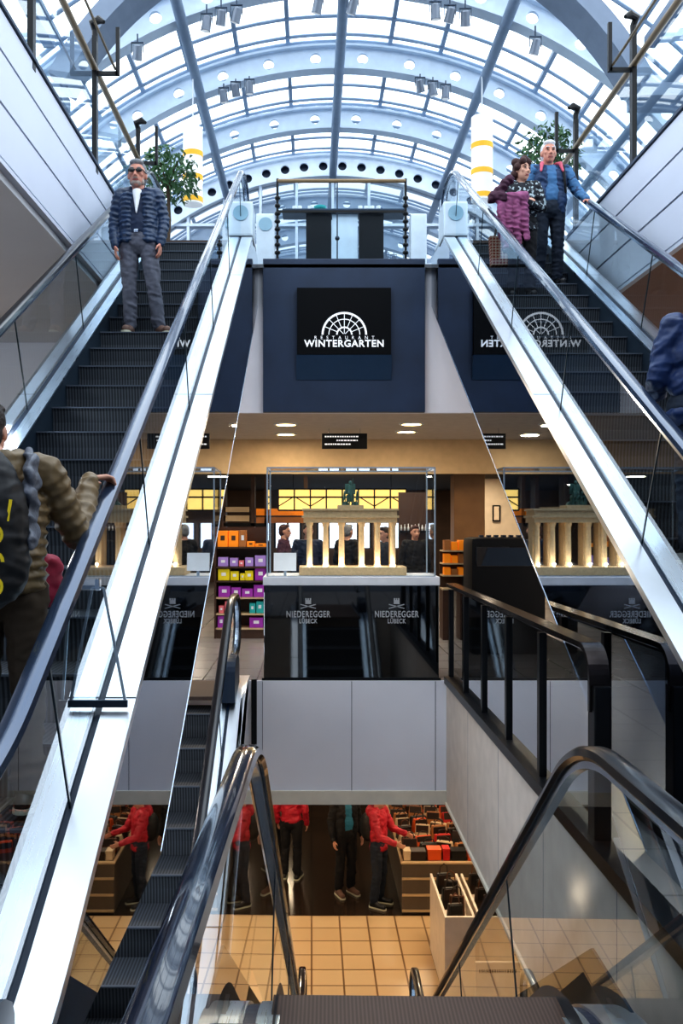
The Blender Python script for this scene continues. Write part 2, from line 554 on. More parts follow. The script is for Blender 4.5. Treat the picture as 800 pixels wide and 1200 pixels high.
def text(name, body, size, loc, m, parent, rot=(PI / 2, 0, 0), align='CENTER', extrude=0.003, spacing=1.0, offset=0.0, sx=1.0):
    cu = bpy.data.curves.new(name, 'FONT')
    cu.body = body; cu.size = size; cu.align_x = align; cu.align_y = 'CENTER'; cu.extrude = extrude
    cu.space_character = spacing; cu.offset = offset
    cu.materials.append(M[m])
    t_ = bpy.data.objects.new(name + '_src', cu)
    C.objects.link(t_)
    dg = bpy.context.evaluated_depsgraph_get()
    me = bpy.data.meshes.new_from_object(t_.evaluated_get(dg))
    bpy.data.objects.remove(t_); bpy.data.curves.remove(cu)
    me.name = name
    o = bpy.data.objects.new(name, me)
    C.objects.link(o)
    o.parent = parent
    o.location = Vector(loc) - ORG.get(parent.name, Vector((0, 0, 0)))
    o.rotation_euler = rot
    o.scale = (sx, 1, 1)
    return o


def fillet(pts, radii, n=10):
    out = [pts[0]]
    for i in range(1, len(pts) - 1):
        p = Vector(pts[i]); a = Vector(pts[i - 1]) - p; b = Vector(pts[i + 1]) - p
        la, lb = a.length, b.length
        a.normalize(); b.normalize()
        ang = a.angle(b)
        r = radii[i - 1]
        if r <= 0 or ang > PI - 1e-3:
            out.append(pts[i]); continue
        t = min(r / math.tan(ang / 2), la * 0.49, lb * 0.49)
        r = t * math.tan(ang / 2)
        c = p + (a + b).normalized() * (r / math.sin(ang / 2))
        s0 = p + a * t - c; s1 = p + b * t - c
        tot = s0.angle(s1); sg = 1 if s0.x * s1.y - s0.y * s1.x > 0 else -1
        for k in range(n + 1):
            th = sg * tot * k / n
            v = Vector((s0.x * math.cos(th) - s0.y * math.sin(th), s0.x * math.sin(th) + s0.y * math.cos(th)))
            out.append((c.x + v.x, c.y + v.y))
    out.append(pts[-1])
    return out


ORD = ['first', 'second', 'third', 'fourth', 'fifth', 'sixth', 'seventh', 'eighth', 'ninth', 'tenth', 'eleventh', 'twelfth', 'thirteenth', 'fourteenth']

# ---------------------------------------------------------------- camera, world
cam_d = bpy.data.cameras.new('camera')
cam = bpy.data.objects.new('camera', cam_d)
C.objects.link(cam)
cam.location = (0, 0, CZ)
cam.rotation_euler = (PI / 2, 0, 0)
cam_d.sensor_fit = 'VERTICAL'
cam_d.sensor_height = 36.0
cam_d.sensor_width = 24.0
cam_d.lens = F / 1200 * 36.0
cam_d.shift_x = (400 - VX) / 1200.0
cam_d.shift_y = (VY - 600) / 1200.0
cam_d.clip_start = 0.05
bpy.context.scene.camera = cam

wd = bpy.data.worlds.new('overcast_sky')
bpy.context.scene.world = wd
wd.use_nodes = True
nt = wd.node_tree
bg = nt.nodes['Background']
tcw = nt.nodes.new('ShaderNodeTexCoord')
nz = nt.nodes.new('ShaderNodeTexNoise'); nz.inputs['Scale'].default_value = 2.2; nz.inputs['Detail'].default_value = 4
rp = nt.nodes.new('ShaderNodeValToRGB')
rp.color_ramp.elements[0].color = (0.74, 0.87, 1.0, 1); rp.color_ramp.elements[0].position = 0.3
rp.color_ramp.elements[1].color = (0.90, 0.96, 1.0, 1); rp.color_ramp.elements[1].position = 0.65
nt.links.new(tcw.outputs['Generated'], nz.inputs['Vector'])
nt.links.new(nz.outputs['Fac'], rp.inputs['Fac'])
nt.links.new(rp.outputs['Color'], bg.inputs['Color'])
bg.inputs['Strength'].default_value = 2.1


def area(name, loc, size, power, color, rot=(0, 0, 0), shape='RECTANGLE', sy=None):
    l = bpy.data.lights.new(name, 'AREA')
    l.energy = power; l.color = color; l.size = size; l.shape = shape
    l.size_y = sy or size
    o = bpy.data.objects.new(name, l)
    C.objects.link(o)
    o.location = loc; o.rotation_euler = rot
    return o


def point(name, loc, power, color, r=0.03):
    l = bpy.data.lights.new(name, 'POINT')
    l.energy = power; l.color = color; l.shadow_soft_size = r
    o = bpy.data.objects.new(name, l)
    C.objects.link(o); o.location = loc
    return o


WARM = (1.0, 0.84, 0.64)

# ---------------------------------------------------------------- the shell
VXL, VXR, VY0, VY1 = -2.24, 1.48, 2.95, 10.0       # well in the middle floor
ZS = ZM - 1.35                                     # underside of the middle slab
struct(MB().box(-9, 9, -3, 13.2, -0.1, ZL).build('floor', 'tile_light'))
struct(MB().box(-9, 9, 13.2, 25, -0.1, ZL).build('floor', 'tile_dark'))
b = MB()
for (x0, x1, y0, y1) in ((-9, 9, -3, VY0), (-9, VXL, VY0, VY1), (VXR, 9, VY0, VY1), (-9, 9, VY1, 27)):
    b.box(x0, x1, y0, y1, ZM - 0.05, ZM)
struct(b.build('floor', 'mid_floor'))
b = MB()
for (x0, x1, y0, y1) in ((-9, 9, -3, VY0), (-9, VXL, VY0, VY1), (VXR, 9, VY0, VY1), (-9, 9, VY1, 25)):
    b.box(x0, x1, y0, y1, ZS, ZM - 0.06)
struct(b.build('ceiling', 'ceil'))
# well walls, panelled, with a cream lower edge
wb = struct(MB().box(VXL, VXR + 0.02, VY1 - 0.03, VY1 - 0.002, ZS + 0.14, ZM - 0.002).build('wall_back', 'wall_white'))
b = MB()
for x in (-1.6, -0.54, 0.44, 1.36):
    b.box(x - 0.004, x + 0.004, VY1 - 0.034, VY1 - 0.028, ZS + 0.14, ZM - 0.01)
b.build('panel_joint', 'wall_joint', wb)
MB().box(VXL, VXR, VY1 - 0.05, VY1 - 0.002, ZS - 0.01, ZS + 0.14).build('lower_edge', 'cove', wb)
wr = struct(MB().box(VXR + 0.002, VXR + 0.02, VY0, VY1 - 0.03, ZS + 0.02, ZM - 0.002).build('wall_right', 'wall_white'))
b = MB()
for y in (4.4, 5.8, 7.2, 8.6):
    b.box(VXR - 0.001, VXR + 0.004, y - 0.004, y + 0.004, ZS + 0.02, ZM - 0.01)
b.build('panel_joint', 'wall_joint', wr)
MB().box(VXR - 0.02, VXR + 0.02, VY0, VY1 - 0.05, ZS - 0.01, ZS + 0.02).build('lower_edge', 'cove', wr)
struct(MB().box(VXL - 0.02, VXL - 0.002, VY0, VY1 - 0.03, ZS, ZM - 0.002).build('wall_left', 'wall_white'))
# outer walls, and an added sky blocker
struct(MB().box(-9.2, -9, -3, 27, ZL, ZS).build('wall_left', 'plaster'))
struct(MB().box(9, 9.2, -3, 27, ZL, ZS).build('wall_right', 'plaster'))
struct(MB().box(-9, 9, 25, 25.2, ZL, ZS).build('wall_back', 'brown_wall'))
struct(MB().box(-9.2, -9, -3, 27, ZM, ZT - 1.1).build('wall_left', 'brown_wall'))
struct(MB().box(9, 9.2, -3, 27, ZM, ZT - 1.1).build('wall_right', 'brown_wall'))
struct(MB().box(-9, 9, 27, 27.2, ZM, CZ + 1.7).build('wall_back', 'brown_wall'))
struct(MB().box(-9.2, 9.2, -6.2, -6.0, ZL, ZT + 8.0).build('sky_blocker', 'blocker_slate'))  # added unseen behind the camera to keep open sky out of reflections
# shop ceiling on the middle floor, bulkhead, darker ceiling behind it
ZC = CZ + 1.63
struct(MB().box(-9, 9, 13.42, 17.5, ZC, ZC + 0.1).build('ceiling', 'ceil'))
struct(MB().box(-9, 9, 17.5, 17.7, CZ + 0.97, ZC + 0.1).build('wall_back', 'bulkhead'))
struct(MB().box(-9, 9, 17.7, 27, CZ + 1.0, CZ + 1.1).build('ceiling', 'dark_ceil'))
# front of the upper slab
struct(MB().box(-9, 9, 13.32, 13.42, ZC - 0.0, ZT - 0.04).build('wall_back', 'wall_white'))
# upper floor and side soffits
XL, XR = AX - 2.88, AX + 2.97
b = MB()
for (x0, x1, y0, y1) in ((-9, 9, 13.34, 23), (-9, XL, -3, 13.34), (XR, 9, -3, 13.34), (XL, -0.80, 12.5, 13.34), (1.76, XR, 12.5, 13.34), (-0.80, 1.76, 13.2, 13.34)):
    b.box(x0, x1, y0, y1, ZT - 0.05, ZT)
struct(b.build('floor', 'top_floor'))
struct(MB().box(-9, XL + 0.0, -3, 13.3, CZ + 2.66, ZT - 0.06).build('ceiling', 'soffit_grey'))
struct(MB().box(XR, 9, -3, 13.3, CZ + 2.62, ZT - 0.06).build('ceiling', 'soffit_warmlit'))
for nm, x, sg, zs in (('trim_1', XL, 1, (2.775, 3.19, 3.59, 3.91)), ('trim_2', XR, -1, (2.62, 3.04, 3.44, 3.80))):
    b = MB().box(min(x, x + sg * 0.03), max(x, x + sg * 0.03), -2, 13.3, CZ + zs[0], CZ + zs[3])
    b.mi(1)
    for k in range(3):
        b.box(min(x + sg * 0.03, x + sg * 0.05), max(x + sg * 0.03, x + sg * 0.05), -2, 13.3, CZ + zs[k] + 0.012, CZ + zs[k + 1] - 0.012)
    b.mi(0)
    b.box(min(x, x + sg * 0.07), max(x, x + sg * 0.07), -2, 13.3, CZ + zs[3], CZ + zs[3] + 0.03)
    b.mi(1)
    b.box(min(x, x + sg * 0.06), max(x, x + sg * 0.06), -2, 13.3, CZ + zs[0] - 0.05, CZ + zs[0] - 0.012)
    struct(b.build(nm, ['fascia_gap', 'fascia']))

# ---------------------------------------------------------------- escalators


def step_mesh(sgn, tread, rise, hw, name='step'):
    b = MB()
    prof = [(0, 0), (0.012, -0.03), (0.028, -rise * 0.5), (0.03, -rise - 0.02)]
    n = len(prof)
    b.mi(0)
    vs = []
    for (y, z) in prof:
        vs += [(-hw, sgn * y, z), (hw, sgn * y, z)]
    b.add(vs, [(2 * i, 2 * i + 1, 2 * i + 3, 2 * i + 2) for i in range(n - 1)])
    b.add([(-hw, 0, 0), (hw, 0, 0), (hw, sgn * (tread + 0.03), 0), (-hw, sgn * (tread + 0.03), 0)], [(0, 1, 2, 3)])
    b.mi(1)
    b.box(-hw, hw, min(-0.004 * sgn, 0.022 * sgn), max(-0.004 * sgn, 0.022 * sgn), -0.008, 0.003)
    b.mi(2)
    for sx in (-1, 1):
        b.add([(sx * hw, 0, 0), (sx * hw, sgn * (tread + 0.03), 0), (sx * hw, sgn * (tread + 0.03), -rise), (sx * hw, sgn * 0.03, -rise - 0.02)], [(0, 1, 2, 3)])
    me = b.build(name, ['riser', 'nosing', 'skirt'])
    return me


def escalator(root, xc, yl, zl, yu, zu, sgn, ext_l, ext_u, first, clad=('mirror', 'mirror'), drop=1.24, hc=0.95, rubber=('rubber', 'rubber'), r_l=1.6, r_u=1.6, clad_end=None, discs=False, clad_sides=(-1, 1), hx=0.615, cap_h=1.0, dh=0.11, in_off=0.0):
    run = abs(yu - yl); tn = (zu - zl) / run
    org = ORG[root.name]
    Y = lambda s: yl + sgn * s
    L = lambda s: zl + tn * min(max(s, 0), run)
    Q = lambda s, z: (Y(s), z)
    # steps
    tread = 0.405; rise = tread * tn
    proto = None
    s = first
    while s < run + 0.02:
        if proto is None:
            proto = step_mesh(sgn, tread, rise, 0.5)
            o = proto
        else:
            o = proto.copy(); C.objects.link(o)
        o.parent = root
        o.location = Vector((xc, Y(s), zl + tn * s)) - org
        s += tread
    # landing plates with comb
    for a, bnd, z in ((-ext_l - 0.4, 0.0, zl), (run, run + ext_u + 0.4, zu)):
        y0, y1 = sorted((Y(a), Y(bnd)))
        MB().box(xc - 0.52, xc + 0.52, y0, y1, z - 0.03, z + 0.006).build('landing_plate', 'landing', root)
    # slope line as a path with rounded transitions
    def line(off, e0=0.0, e1=0.0, rl=r_l, ru=r_u):
        pts = [(-ext_l - e0, zl + off), (0, zl + off), (run, zu + off), (run + ext_u + e1, zu + off)]
        return [Q(*p) for p in fillet(pts, [rl, ru])]
    # handrail path with newel loops
    R = 0.31
    pts = [(-ext_l, zl + hc), (0, zl + hc), (run, zu + hc), (run + ext_u, zu + hc)]
    mid = fillet(pts, [r_l, r_u], 12)
    lo = [(-ext_l - R * math.sin(t), zl + hc - R + R * math.cos(t)) for t in [PI * k / 12 for k in range(12, 0, -1)]]
    hi = [(run + ext_u + R * math.sin(t), zu + hc - R + R * math.cos(t)) for t in [PI * k / 12 for k in range(1, 13)]]
    full = [(-ext_l + 0.35, zl + hc - 2 * R)] + lo + mid + hi + [(run + ext_u - 0.35, zu + hc - 2 * R)]
    path = [Q(*p) for p in full]
    prof = [(-0.042, -0.012), (-0.036, 0.012), (-0.022, 0.022), (0.022, 0.022), (0.036, 0.012), (0.042, -0.012), (0.030, -0.026), (-0.030, -0.026)]
    if sgn < 0:
        prof = [(x, -n) for x, n in prof]
    gprof = [(-0.018, -0.03), (0.018, -0.03), (0.018, -0.055), (-0.018, -0.055)]
    if sgn < 0:
        gprof = [(x, -n) for x, n in gprof]
    for i, sx in enumerate((-1, 1)):
        h = MB().sweep(path, xc + sx * hx, prof).build('handrail', rubber[i], root, smooth='auto')
        MB().sweep(path, xc + sx * hx, gprof).build('handrail_guide', 'steel', h)
        # glass panel following the rail
        inner = [(-ext_l - (R - 0.05) * math.sin(t), zl + hc - R + (R - 0.05) * math.cos(t)) for t in [PI * k / 8 for k in range(8, 0, -1)]]
        inner2 = [(run + ext_u + (R - 0.05) * math.sin(t), zu + hc - R + (R - 0.05) * math.cos(t)) for t in [PI * k / 8 for k in range(1, 9)]]
        md = fillet([(a, z - 0.05) for a, z in pts], [r_l, r_u], 8)
        top = inner + md + inner2
        bot = [(run + ext_u - 0.0, zu + 0.1), (run, zu + 0.1), (0, zl + 0.1), (-ext_l, zl + 0.1)]
        poly = [Q(*p) for p in top + bot]
        b = MB()
        x = xc + sx * hx
        b.add([(x, y, z) for y, z in poly], [tuple(range(len(poly)))])
        b.mi(1)
        ss = 0.9
        while ss < run:
            z0 = zl + tn * ss
            q0 = Q(ss + 0.02, z0 + 0.1); q1 = Q(ss - 0.28, z0 - 0.28 * tn + hc - 0.06)
            b.bar((x, q0[0], q0[1]), (x, q1[0], q1[1]), 0.012, 0.008, up=(1, 0, 0))
            ss += 1.7
        b.build('balustrade_glass', ['glass', 'glass_seam'], root, fix=False)
        # decks: inner, dark groove, outer
        dl = line(dh, 0.1, 0.1)
        a0, a1 = sorted((xc + sx * 0.49, xc + sx * (hx - 0.03)))
        MB().ribbon(dl, a0, a1, 0.02).build('inner_deck', 'deck_blue', root)
        a0, a1 = sorted((xc + sx * (hx - 0.03), xc + sx * (hx + 0.015)))
        MB().ribbon(line(dh - 0.012, 0.1, 0.1), a0, a1, 0.02).build('glass_channel', 'groove', root)
        a0, a1 = sorted((xc + sx * (hx + 0.015), xc + sx * 0.765))
        b = MB().ribbon(dl, a0, a1, 0.05)
        b.mi(1)
        ss = 1.45
        while ss < run:
            b.add([(xx, Y(ss + q), zl + tn * (ss + q) + dh + 0.0015) for xx in (a0, a1) for q in (-0.004, 0.004)], [(0, 1, 3, 2)])
            ss += 3.1
        b.build('outer_deck', ['deck_white', 'groove'], root)
        # skirt beside the steps
        b = MB()
        sk = line(0.10, 0.05, 0.05); sk2 = line(-0.35, 0.05, 0.05)
        xs = xc + sx * 0.503
        b.add([(xs, y, z) for y, z in sk] + [(xs, y, z) for y, z in sk2], [(k, k + 1, len(sk) + k + 1, len(sk) + k) for k in range(len(sk) - 1)])
        b.build('skirt_panel', 'skirt', root, fix=False)
        # side cladding
        if sx in clad_sides:
            end = clad_end if clad_end is not None else run + ext_u + 0.3
            x0 = xc + sx * 0.755
            topl = [p for p in line(dh - 0.04, 0.2, 0.0)]
            s_cut = (drop) / tn
            bl = [Q(end, zl + tn * end - drop)] if end > run else [Q(end, zu - drop)]
            poly = [Q(-ext_l - 0.2, zl + 0.002)] + topl + [Q(end, zu + dh - 0.04)] + bl + [Q(s_cut, zl + 0.002)]
            b = MB().prism(poly, x0 - 0.006, x0 + 0.006)
            cl = b.build('side_cladding', clad[i], root)
            p0 = Q(s_cut, zl + 0.01); p1 = bl[0]
            MB().bar((x0, p0[0], p0[1]), (x0, p1[0], p1[1]), 0.016, 0.014).build('cladding_edge', 'steel', cl)
    # underside
    s_cut = drop / tn
    e = clad_end if clad_end is not None else run
    und = [Q(s_cut, zl + 0.003), Q(e, zl + tn * e - drop)]
    MB().ribbon(und, xc - 0.745, xc + 0.745, 0.03).build('underside_panel', 'wall_white', root)
    # inlet caps where the rails return into the deck
    for s0, z, dirn in ((-ext_l + 0.30, zl, 1), (run + ext_u - 0.30 - in_off, zu, -1)):
        for sx in (-1, 1):
            y0, y1 = sorted((Y(s0), Y(s0 + dirn * 0.55)))
            b = MB()
            arc = [(y0, z), (y0, z + 0.30)] + [((y0 + y1) / 2 - (y1 - y0) / 2 * math.cos(t), z + 0.30 + 0.12 * math.sin(t)) for t in [PI * k / 8 for k in range(1, 8)]] + [(y1, z + 0.30), (y1, z)]
            top_white = z > ZT - 1 and dirn < 0
            if top_white:
                b.bbox(xc + sx * hx - 0.16, xc + sx * hx + 0.16, y0 + 0.05, y1, z, z + 0.46, 0.03)
                cap_ = b.build('newel_box', 'white_metal', root)
                MB().tube([(xc + sx * hx, y0 + 0.06, z + 0.30), (xc + sx * hx, y0 + 0.035, z + 0.30)], 0.10, 20).build('end_disc', 'disc', cap_)
                continue
            arc = [(a_, z + (c_ - z) * cap_h) for a_, c_ in arc]
            b.prism(arc, xc + sx * hx - 0.07, xc + sx * hx + 0.07)
            b.build('handrail_inlet', 'groove', root)
    return dict(Y=Y, run=run, tn=tn)


YL1 = (ZM - CZ - NL) / TAN
YU1 = (ZT - CZ - NL) / TAN
ph1 = (8.77 - YL1) % 0.405
XE1, XE2, XE3 = AX - 2.025, AX + 2.025, AX - 1.90
GRP = 'escalators of the atrium'
e1 = thing('escalator', 'long escalator ridden by the man in the quilted navy jacket, up to the glass-roofed floor', 'escalator', (XE1, YL1, ZM), 0, GRP)
escalator(e1, XE1, YL1, ZM, YU1, ZT, 1, 0.8, 0.6, ph1, ('mirror_dark', 'mirror'), 1.24, clad_end=13.2 - YL1, rubber=('rubber', 'rubber_sheen'))
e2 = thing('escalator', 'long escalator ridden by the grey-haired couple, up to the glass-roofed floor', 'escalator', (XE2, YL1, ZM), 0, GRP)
escalator(e2, XE2, YL1, ZM, YU1, ZT, 1, 0.8, 0.6, (9.86 - YL1) % 0.405, ('mirror', 'mirror_dark'), 1.24, clad_end=13.2 - YL1, rubber=('rubber_sheen', 'rubber_sheen'))
YU3 = 9.0; YL3 = YU3 - (ZM - ZL) / TAN
e3 = thing('escalator', 'shorter escalator from the cream tiled floor up to the marzipan display case', 'escalator', (XE3, YL3, ZL), 0, GRP)
escalator(e3, XE3, YL3, ZL, YU3, ZM, 1, 0.6, 0.55, 0.2, ('white_metal', 'white_metal'), 1.0, hc=0.97, clad_end=8.6 - YL3)
e4 = thing('escalator', 'downward escalator with looping blue-black handrails in front of the white panelled well wall', 'escalator', (0, 0, 0), -math.atan(20 / F), GRP)
YU4, YL4 = 3.30, 8.72
escalator(e4, 0.32, YL4, ZL, YU4, ZM, -1, 0.9, 2.2, 0.3, ('steel_dark', 'steel_dark'), 0.75, hc=0.95, rubber=('rubber_blue', 'rubber'), r_l=1.2, r_u=1.1, clad_end=5.0, hx=0.60, cap_h=0.7, dh=0.03, in_off=0.75)

# acrylic guard standing on the deck of the left escalator
zg = CZ + NL + TAN * 3.95 + 0.15
g = thing('climbing_guard', 'clear acrylic guard plate clamped on the escalator deck below the olive-jacketed person', 'guard', (-0.95, 3.95, zg))
b = MB().add([(-1.085, 3.95, zg + 0.01), (-0.81, 3.95, zg + 0.01), (-0.905, 3.95, zg + 0.50), (-1.05, 3.95, zg + 0.52)], [(0, 1, 2, 3)])
b.mi(1)
for p, q in (((-1.085, zg), (-1.05, zg + 0.52)), ((-0.81, zg), (-0.905, zg + 0.5)), ((-0.905, zg + 0.5), (-1.05, zg + 0.52))):
    b.bar((p[0], 3.95, p[1]), (q[0], 3.95, q[1]), 0.012, 0.008)
b.build('plate', ['acrylic', 'acrylic_edge'], g, fix=False)
MB().bbox(-1.10, -0.80, 3.94, 3.96, zg - 0.02, zg + 0.012, 0.004).build('foot_bar', 'steel_dark', g)
MB().bbox(-1.05, -0.92, 3.93, 3.97, zg + 0.49, zg + 0.54, 0.006).build('clamp', 'steel', g)

# ---------------------------------------------------------------- vaulted roof
VC = (AX, CZ + 1.48); VR = 6.66


def vp(a, r, y):
    return (VC[0] + r * math.sin(a), y, VC[1] + r * math.cos(a))


def arch_rib(y, r0, r1, amax, hole_step, hole_r, thick, name, parent, m, flange=0.12, phase=0.0):
    b = MB()
    n = int(amax / hole_step)
    NH = 16
    for k in range(-n, n):
        a0, a1 = (k + phase) * hole_step, (k + 1 + phase) * hole_step
        ac = (a0 + a1) / 2; rc = (r0 + r1) / 2
        out = []; hol = []
        for j in range(NH):
            th = 2 * PI * j / NH
            cx, cz = math.cos(th), math.sin(th)
            mx = max(abs(cx), abs(cz))
            out.append((ac + (a1 - a0) / 2 * cx / mx, rc + (r1 - r0) / 2 * cz / mx))
            hol.append((ac + hole_r / rc * cx, rc + hole_r * cz))
        vs = [vp(a, r, y - thick / 2) for a, r in out] + [vp(a, r, y - thick / 2) for a, r in hol] + [vp(a, r, y + thick / 2) for a, r in hol] + [vp(a, r, y + thick / 2) for a, r in out]
        fs = []
        for j in range(NH):
            j2 = (j + 1) % NH
            fs += [(j, j2, NH + j2, NH + j), (NH + j, NH + j2, 2 * NH + j2, 2 * NH + j), (2 * NH + j, 2 * NH + j2, 3 * NH + j2, 3 * NH + j)]
        b.add(vs, fs)
    N = 64
    for r in (r0, r1):
        vs = []; fs = []
        for k in range(N + 1):
            a = -amax + 2 * amax * k / N
            for (dr, dy) in ((-0.02, -flange), (-0.02, flange), (0.02, flange), (0.02, -flange)):
                vs.append(vp(a, r + dr, y + dy))
        for k in range(N):
            for q in range(4):
                fs.append((4 * k + q, 4 * k + (q + 1) % 4, 4 * k + 4 + (q + 1) % 4, 4 * k + 4 + q))
        b.add(vs, fs)
    return b.build(name, m, parent)


roof = struct(thing('ceiling', 'x', 'x', (AX, 13.5, ZT)))
del roof['label']; del roof['category']
AY = [13.5 + 2.37 * k for k in range(4)]
for y in AY[:3]:
    arch_rib(y, VR - 0.20, VR + 0.20, math.radians(85), math.radians(7.1), 0.095, 0.06, 'arch_rib', roof, 'arch', phase=0.0)
arch_rib(AY[3], VR - 0.25, VR + 0.22, math.radians(85), math.radians(3.75), 0.10, 0.06, 'arch_rib', roof, 'gable_white')
GR = VR + 0.34
for deg in (-66, -44, -22, 0, 22, 44, 66):
    a = math.radians(deg)
    MB().tube([vp(a, VR - 0.24, 11.9), vp(a, VR - 0.24, AY[3])], 0.085, 12).build('purlin', 'purlin', roof, smooth=True)
b = MB()
for k in range(-12, 13):
    a = math.radians(7.333 * k)
    b.bar(vp(a, GR, 11.8), vp(a, GR, AY[3]), 0.07, 0.07)
b2 = MB()
for y in [AY[0] - 2.37 + 2.37 * j / 3 for j in range(2, 13)] + [yy + q for yy in AY for q in (-0.22, 0.22)]:
    pts = [vp(math.radians(-88 + 176 * k / 60), GR - 0.03, y) for k in range(61)]
    b2.tube(pts, 0.03, 6)
b.build('glazing_bar', 'bar', roof)
b2.build('glazing_rib', 'bar', roof)
b = MB(); vs = []; fs = []
for k in range(61):
    a = math.radians(-88 + 176 * k / 60)
    vs += [vp(a, GR + 0.05, 11.8), vp(a, GR + 0.05, AY[3])]
b.add(vs, [(2 * k, 2 * k + 1, 2 * k + 3, 2 * k + 2) for k in range(60)])
b.build('roof_glass', 'roof_glass', roof, fix=False)
# thick grey tie arch in front of the vault, on short cross beams
b = MB(); N = 40; vs = []; fs = []
cA = (AX, CZ + 3.60)
for k in range(N + 1):
    a = math.radians(-62 + 124 * k / N)
    for (r, dy) in ((4.0, -0.30), (4.23, -0.30), (4.23, 0.25), (4.0, 0.25)):
        vs.append((cA[0] + r * math.sin(a), 11.5 + dy, cA[1] + r * math.cos(a)))
for k in range(N):
    for q in range(4):
        fs.append((4 * k + q, 4 * k + (q + 1) % 4, 4 * k + 4 + (q + 1) % 4, 4 * k + 4 + q))
fs += [(0, 1, 2, 3), (4 * N + 3, 4 * N + 2, 4 * N + 1, 4 * N)]
b.add(vs, fs).build('tie_arch', 'arch_grey', roof)
for sx in (-1, 1):
    xe = cA[0] + sx * 3.9
    MB().bar((xe - sx * 0.3, 11.5, cA[1] + 1.80), (xe + sx * 3.0, 11.5, cA[1] + 1.80), 0.5, 0.16).build('cross_beam', 'arch_grey', roof)
    MB().bar((xe, 11.55, cA[1] + 2.6), (xe + sx * 3.0, 11.55, cA[1] + 2.9), 0.14, 0.10).build('cross_beam', 'arch', roof)
    MB().tube([(xe + sx * 2.0, 11.5, ZT), (xe + sx * 2.0, 11.5, cA[1] + 1.8)], 0.14, 14).build('column', 'arch', roof, smooth=True)
    # low aisle roof beams beside the vault
    for y in (8.3, 9.9):
        MB().bar((xe - sx * 0.2, y, cA[1] + 2.5), (xe + sx * 3.5, y, cA[1] + 2.1), 0.12, 0.12).build('aisle_beam', 'arch', roof)
    MB().bar((xe - sx * 0.1, 6.0, cA[1] + 2.5), (xe - sx * 0.1, 11.5, cA[1] + 2.5), 0.14, 0.14).build('aisle_beam', 'arch_grey', roof)
    MB().bar((xe + sx * 1.6, 6.0, cA[1] + 2.4), (xe + sx * 1.6, 11.5, cA[1] + 2.4), 0.07, 0.07).build('aisle_beam', 'bar', roof)
b = MB(); N = 40; vs = []; fs = []
for k in range(N + 1):
    a = math.radians(-84 + 168 * k / N)
    vs += [vp(a, VR - 0.24, AY[3] + 0.12), vp(a, VR + 0.21, AY[3] + 0.12)]
b.add(vs, [(2 * k, 2 * k + 1, 2 * k + 3, 2 * k + 2) for k in range(N)]).build('arch_backing', 'sign_blue', roof, fix=False)
# gable: reflecting glass with mullions below the white arch
win = struct(thing('window_1', 'x', 'x', (AX, AY[3], ZT)))
del win['label']; del win['category']
b = MB()
pts = [vp(math.radians(-80 + 160 * k / 40), VR - 0.26, AY[3] + 0.05) for k in range(41)]
b.add([(p[0], p[1], max(p[2], ZT)) for p in pts] + [(pts[-1][0], AY[3] + 0.05, ZT), (pts[0][0], AY[3] + 0.05, ZT)], [tuple(range(43))])
b.build('pane', 'gable_glass', win, fix=False)
b = MB()
for k in range(-7, 8):
    x = AX + 0.82 * k
    b.box(x - 0.03, x + 0.03, AY[3] - 0.05, AY[3], ZT, CZ + 1.48 + math.sqrt(max(0.1, (VR - 0.25) ** 2 - (x - AX) ** 2)))
for z in (0.55, 1.1, 2.1, 3.0):
    w = math.sqrt((VR - 0.25) ** 2 - (ZT + z - VC[1]) ** 2)
    b.box(AX - w, AX + w, AY[3] - 0.06, AY[3] - 0.01, ZT + z - 0.03, ZT + z + 0.03)
b.build('window_frame', 'gable_white', win)
b = MB()
for z in (0.16, 0.30, 0.44, 0.70, 0.84, 0.98):
    b.box(AX - 5.6, AX + 5.6, AY[3] - 0.04, AY[3] - 0.015, ZT + z - 0.03, ZT + z + 0.03)
b.build('slat', 'gable_white', win)

# ---------------------------------------------------------------- sign wall above the shop
sp = thing('restaurant_sign', 'big blue-black sign panel with white winter garden arch emblem and lettering', 'sign', (AX, 13.2, ZC))
sd = 13.2
P0 = W(308, 483, sd); P1 = W(498, 303, sd)
MB().bbox(P0.x, P1.x, sd, sd + 0.10, P0.z, P1.z, 0.008).build('backing_panel', 'sign_blue', sp)
q0 = W(348, 445, sd - 0.02); q1 = W(457.5, 338, sd - 0.02); zm = W(0, 417, sd).z
fp = MB().prism([(sd - 0.005, q1.z), (sd - 0.10, q1.z - 0.01), (sd - 0.10, zm), (sd - 0.005, zm)], q0.x, q1.x).build('black_face', 'sign_black', sp)
fp['label'] = 'glossy black square face'
MB().prism([(sd - 0.005, zm - 0.004), (sd - 0.10, zm - 0.004), (sd - 0.012, q0.z), (sd - 0.005, q0.z)], q0.x - 0.01, q1.x + 0.01).build('sloping_underside', 'sign_under', sp)
yt = sd - 0.104
cx = W(403, 0, sd).x
z0 = W(0, 394, sd).z
em = MB()


def arcbar(b, c, z, r0, r1, y, a0=0, a1=PI, n=24, t=0.006):
    vs = []; fs = []
    for k in range(n + 1):
        a = a0 + (a1 - a0) * k / n
        for r, dy in ((r0, 0), (r1, 0), (r1, -t), (r0, -t)):
            vs.append((c + r * math.cos(a), y + dy, z + r * math.sin(a)))
    for k in range(n):
        for q in range(4):
            fs.append((4 * k + q, 4 * k + (q + 1) % 4, 4 * k + 4 + (q + 1) % 4, 4 * k + 4 + q))
    b.add(vs, fs)


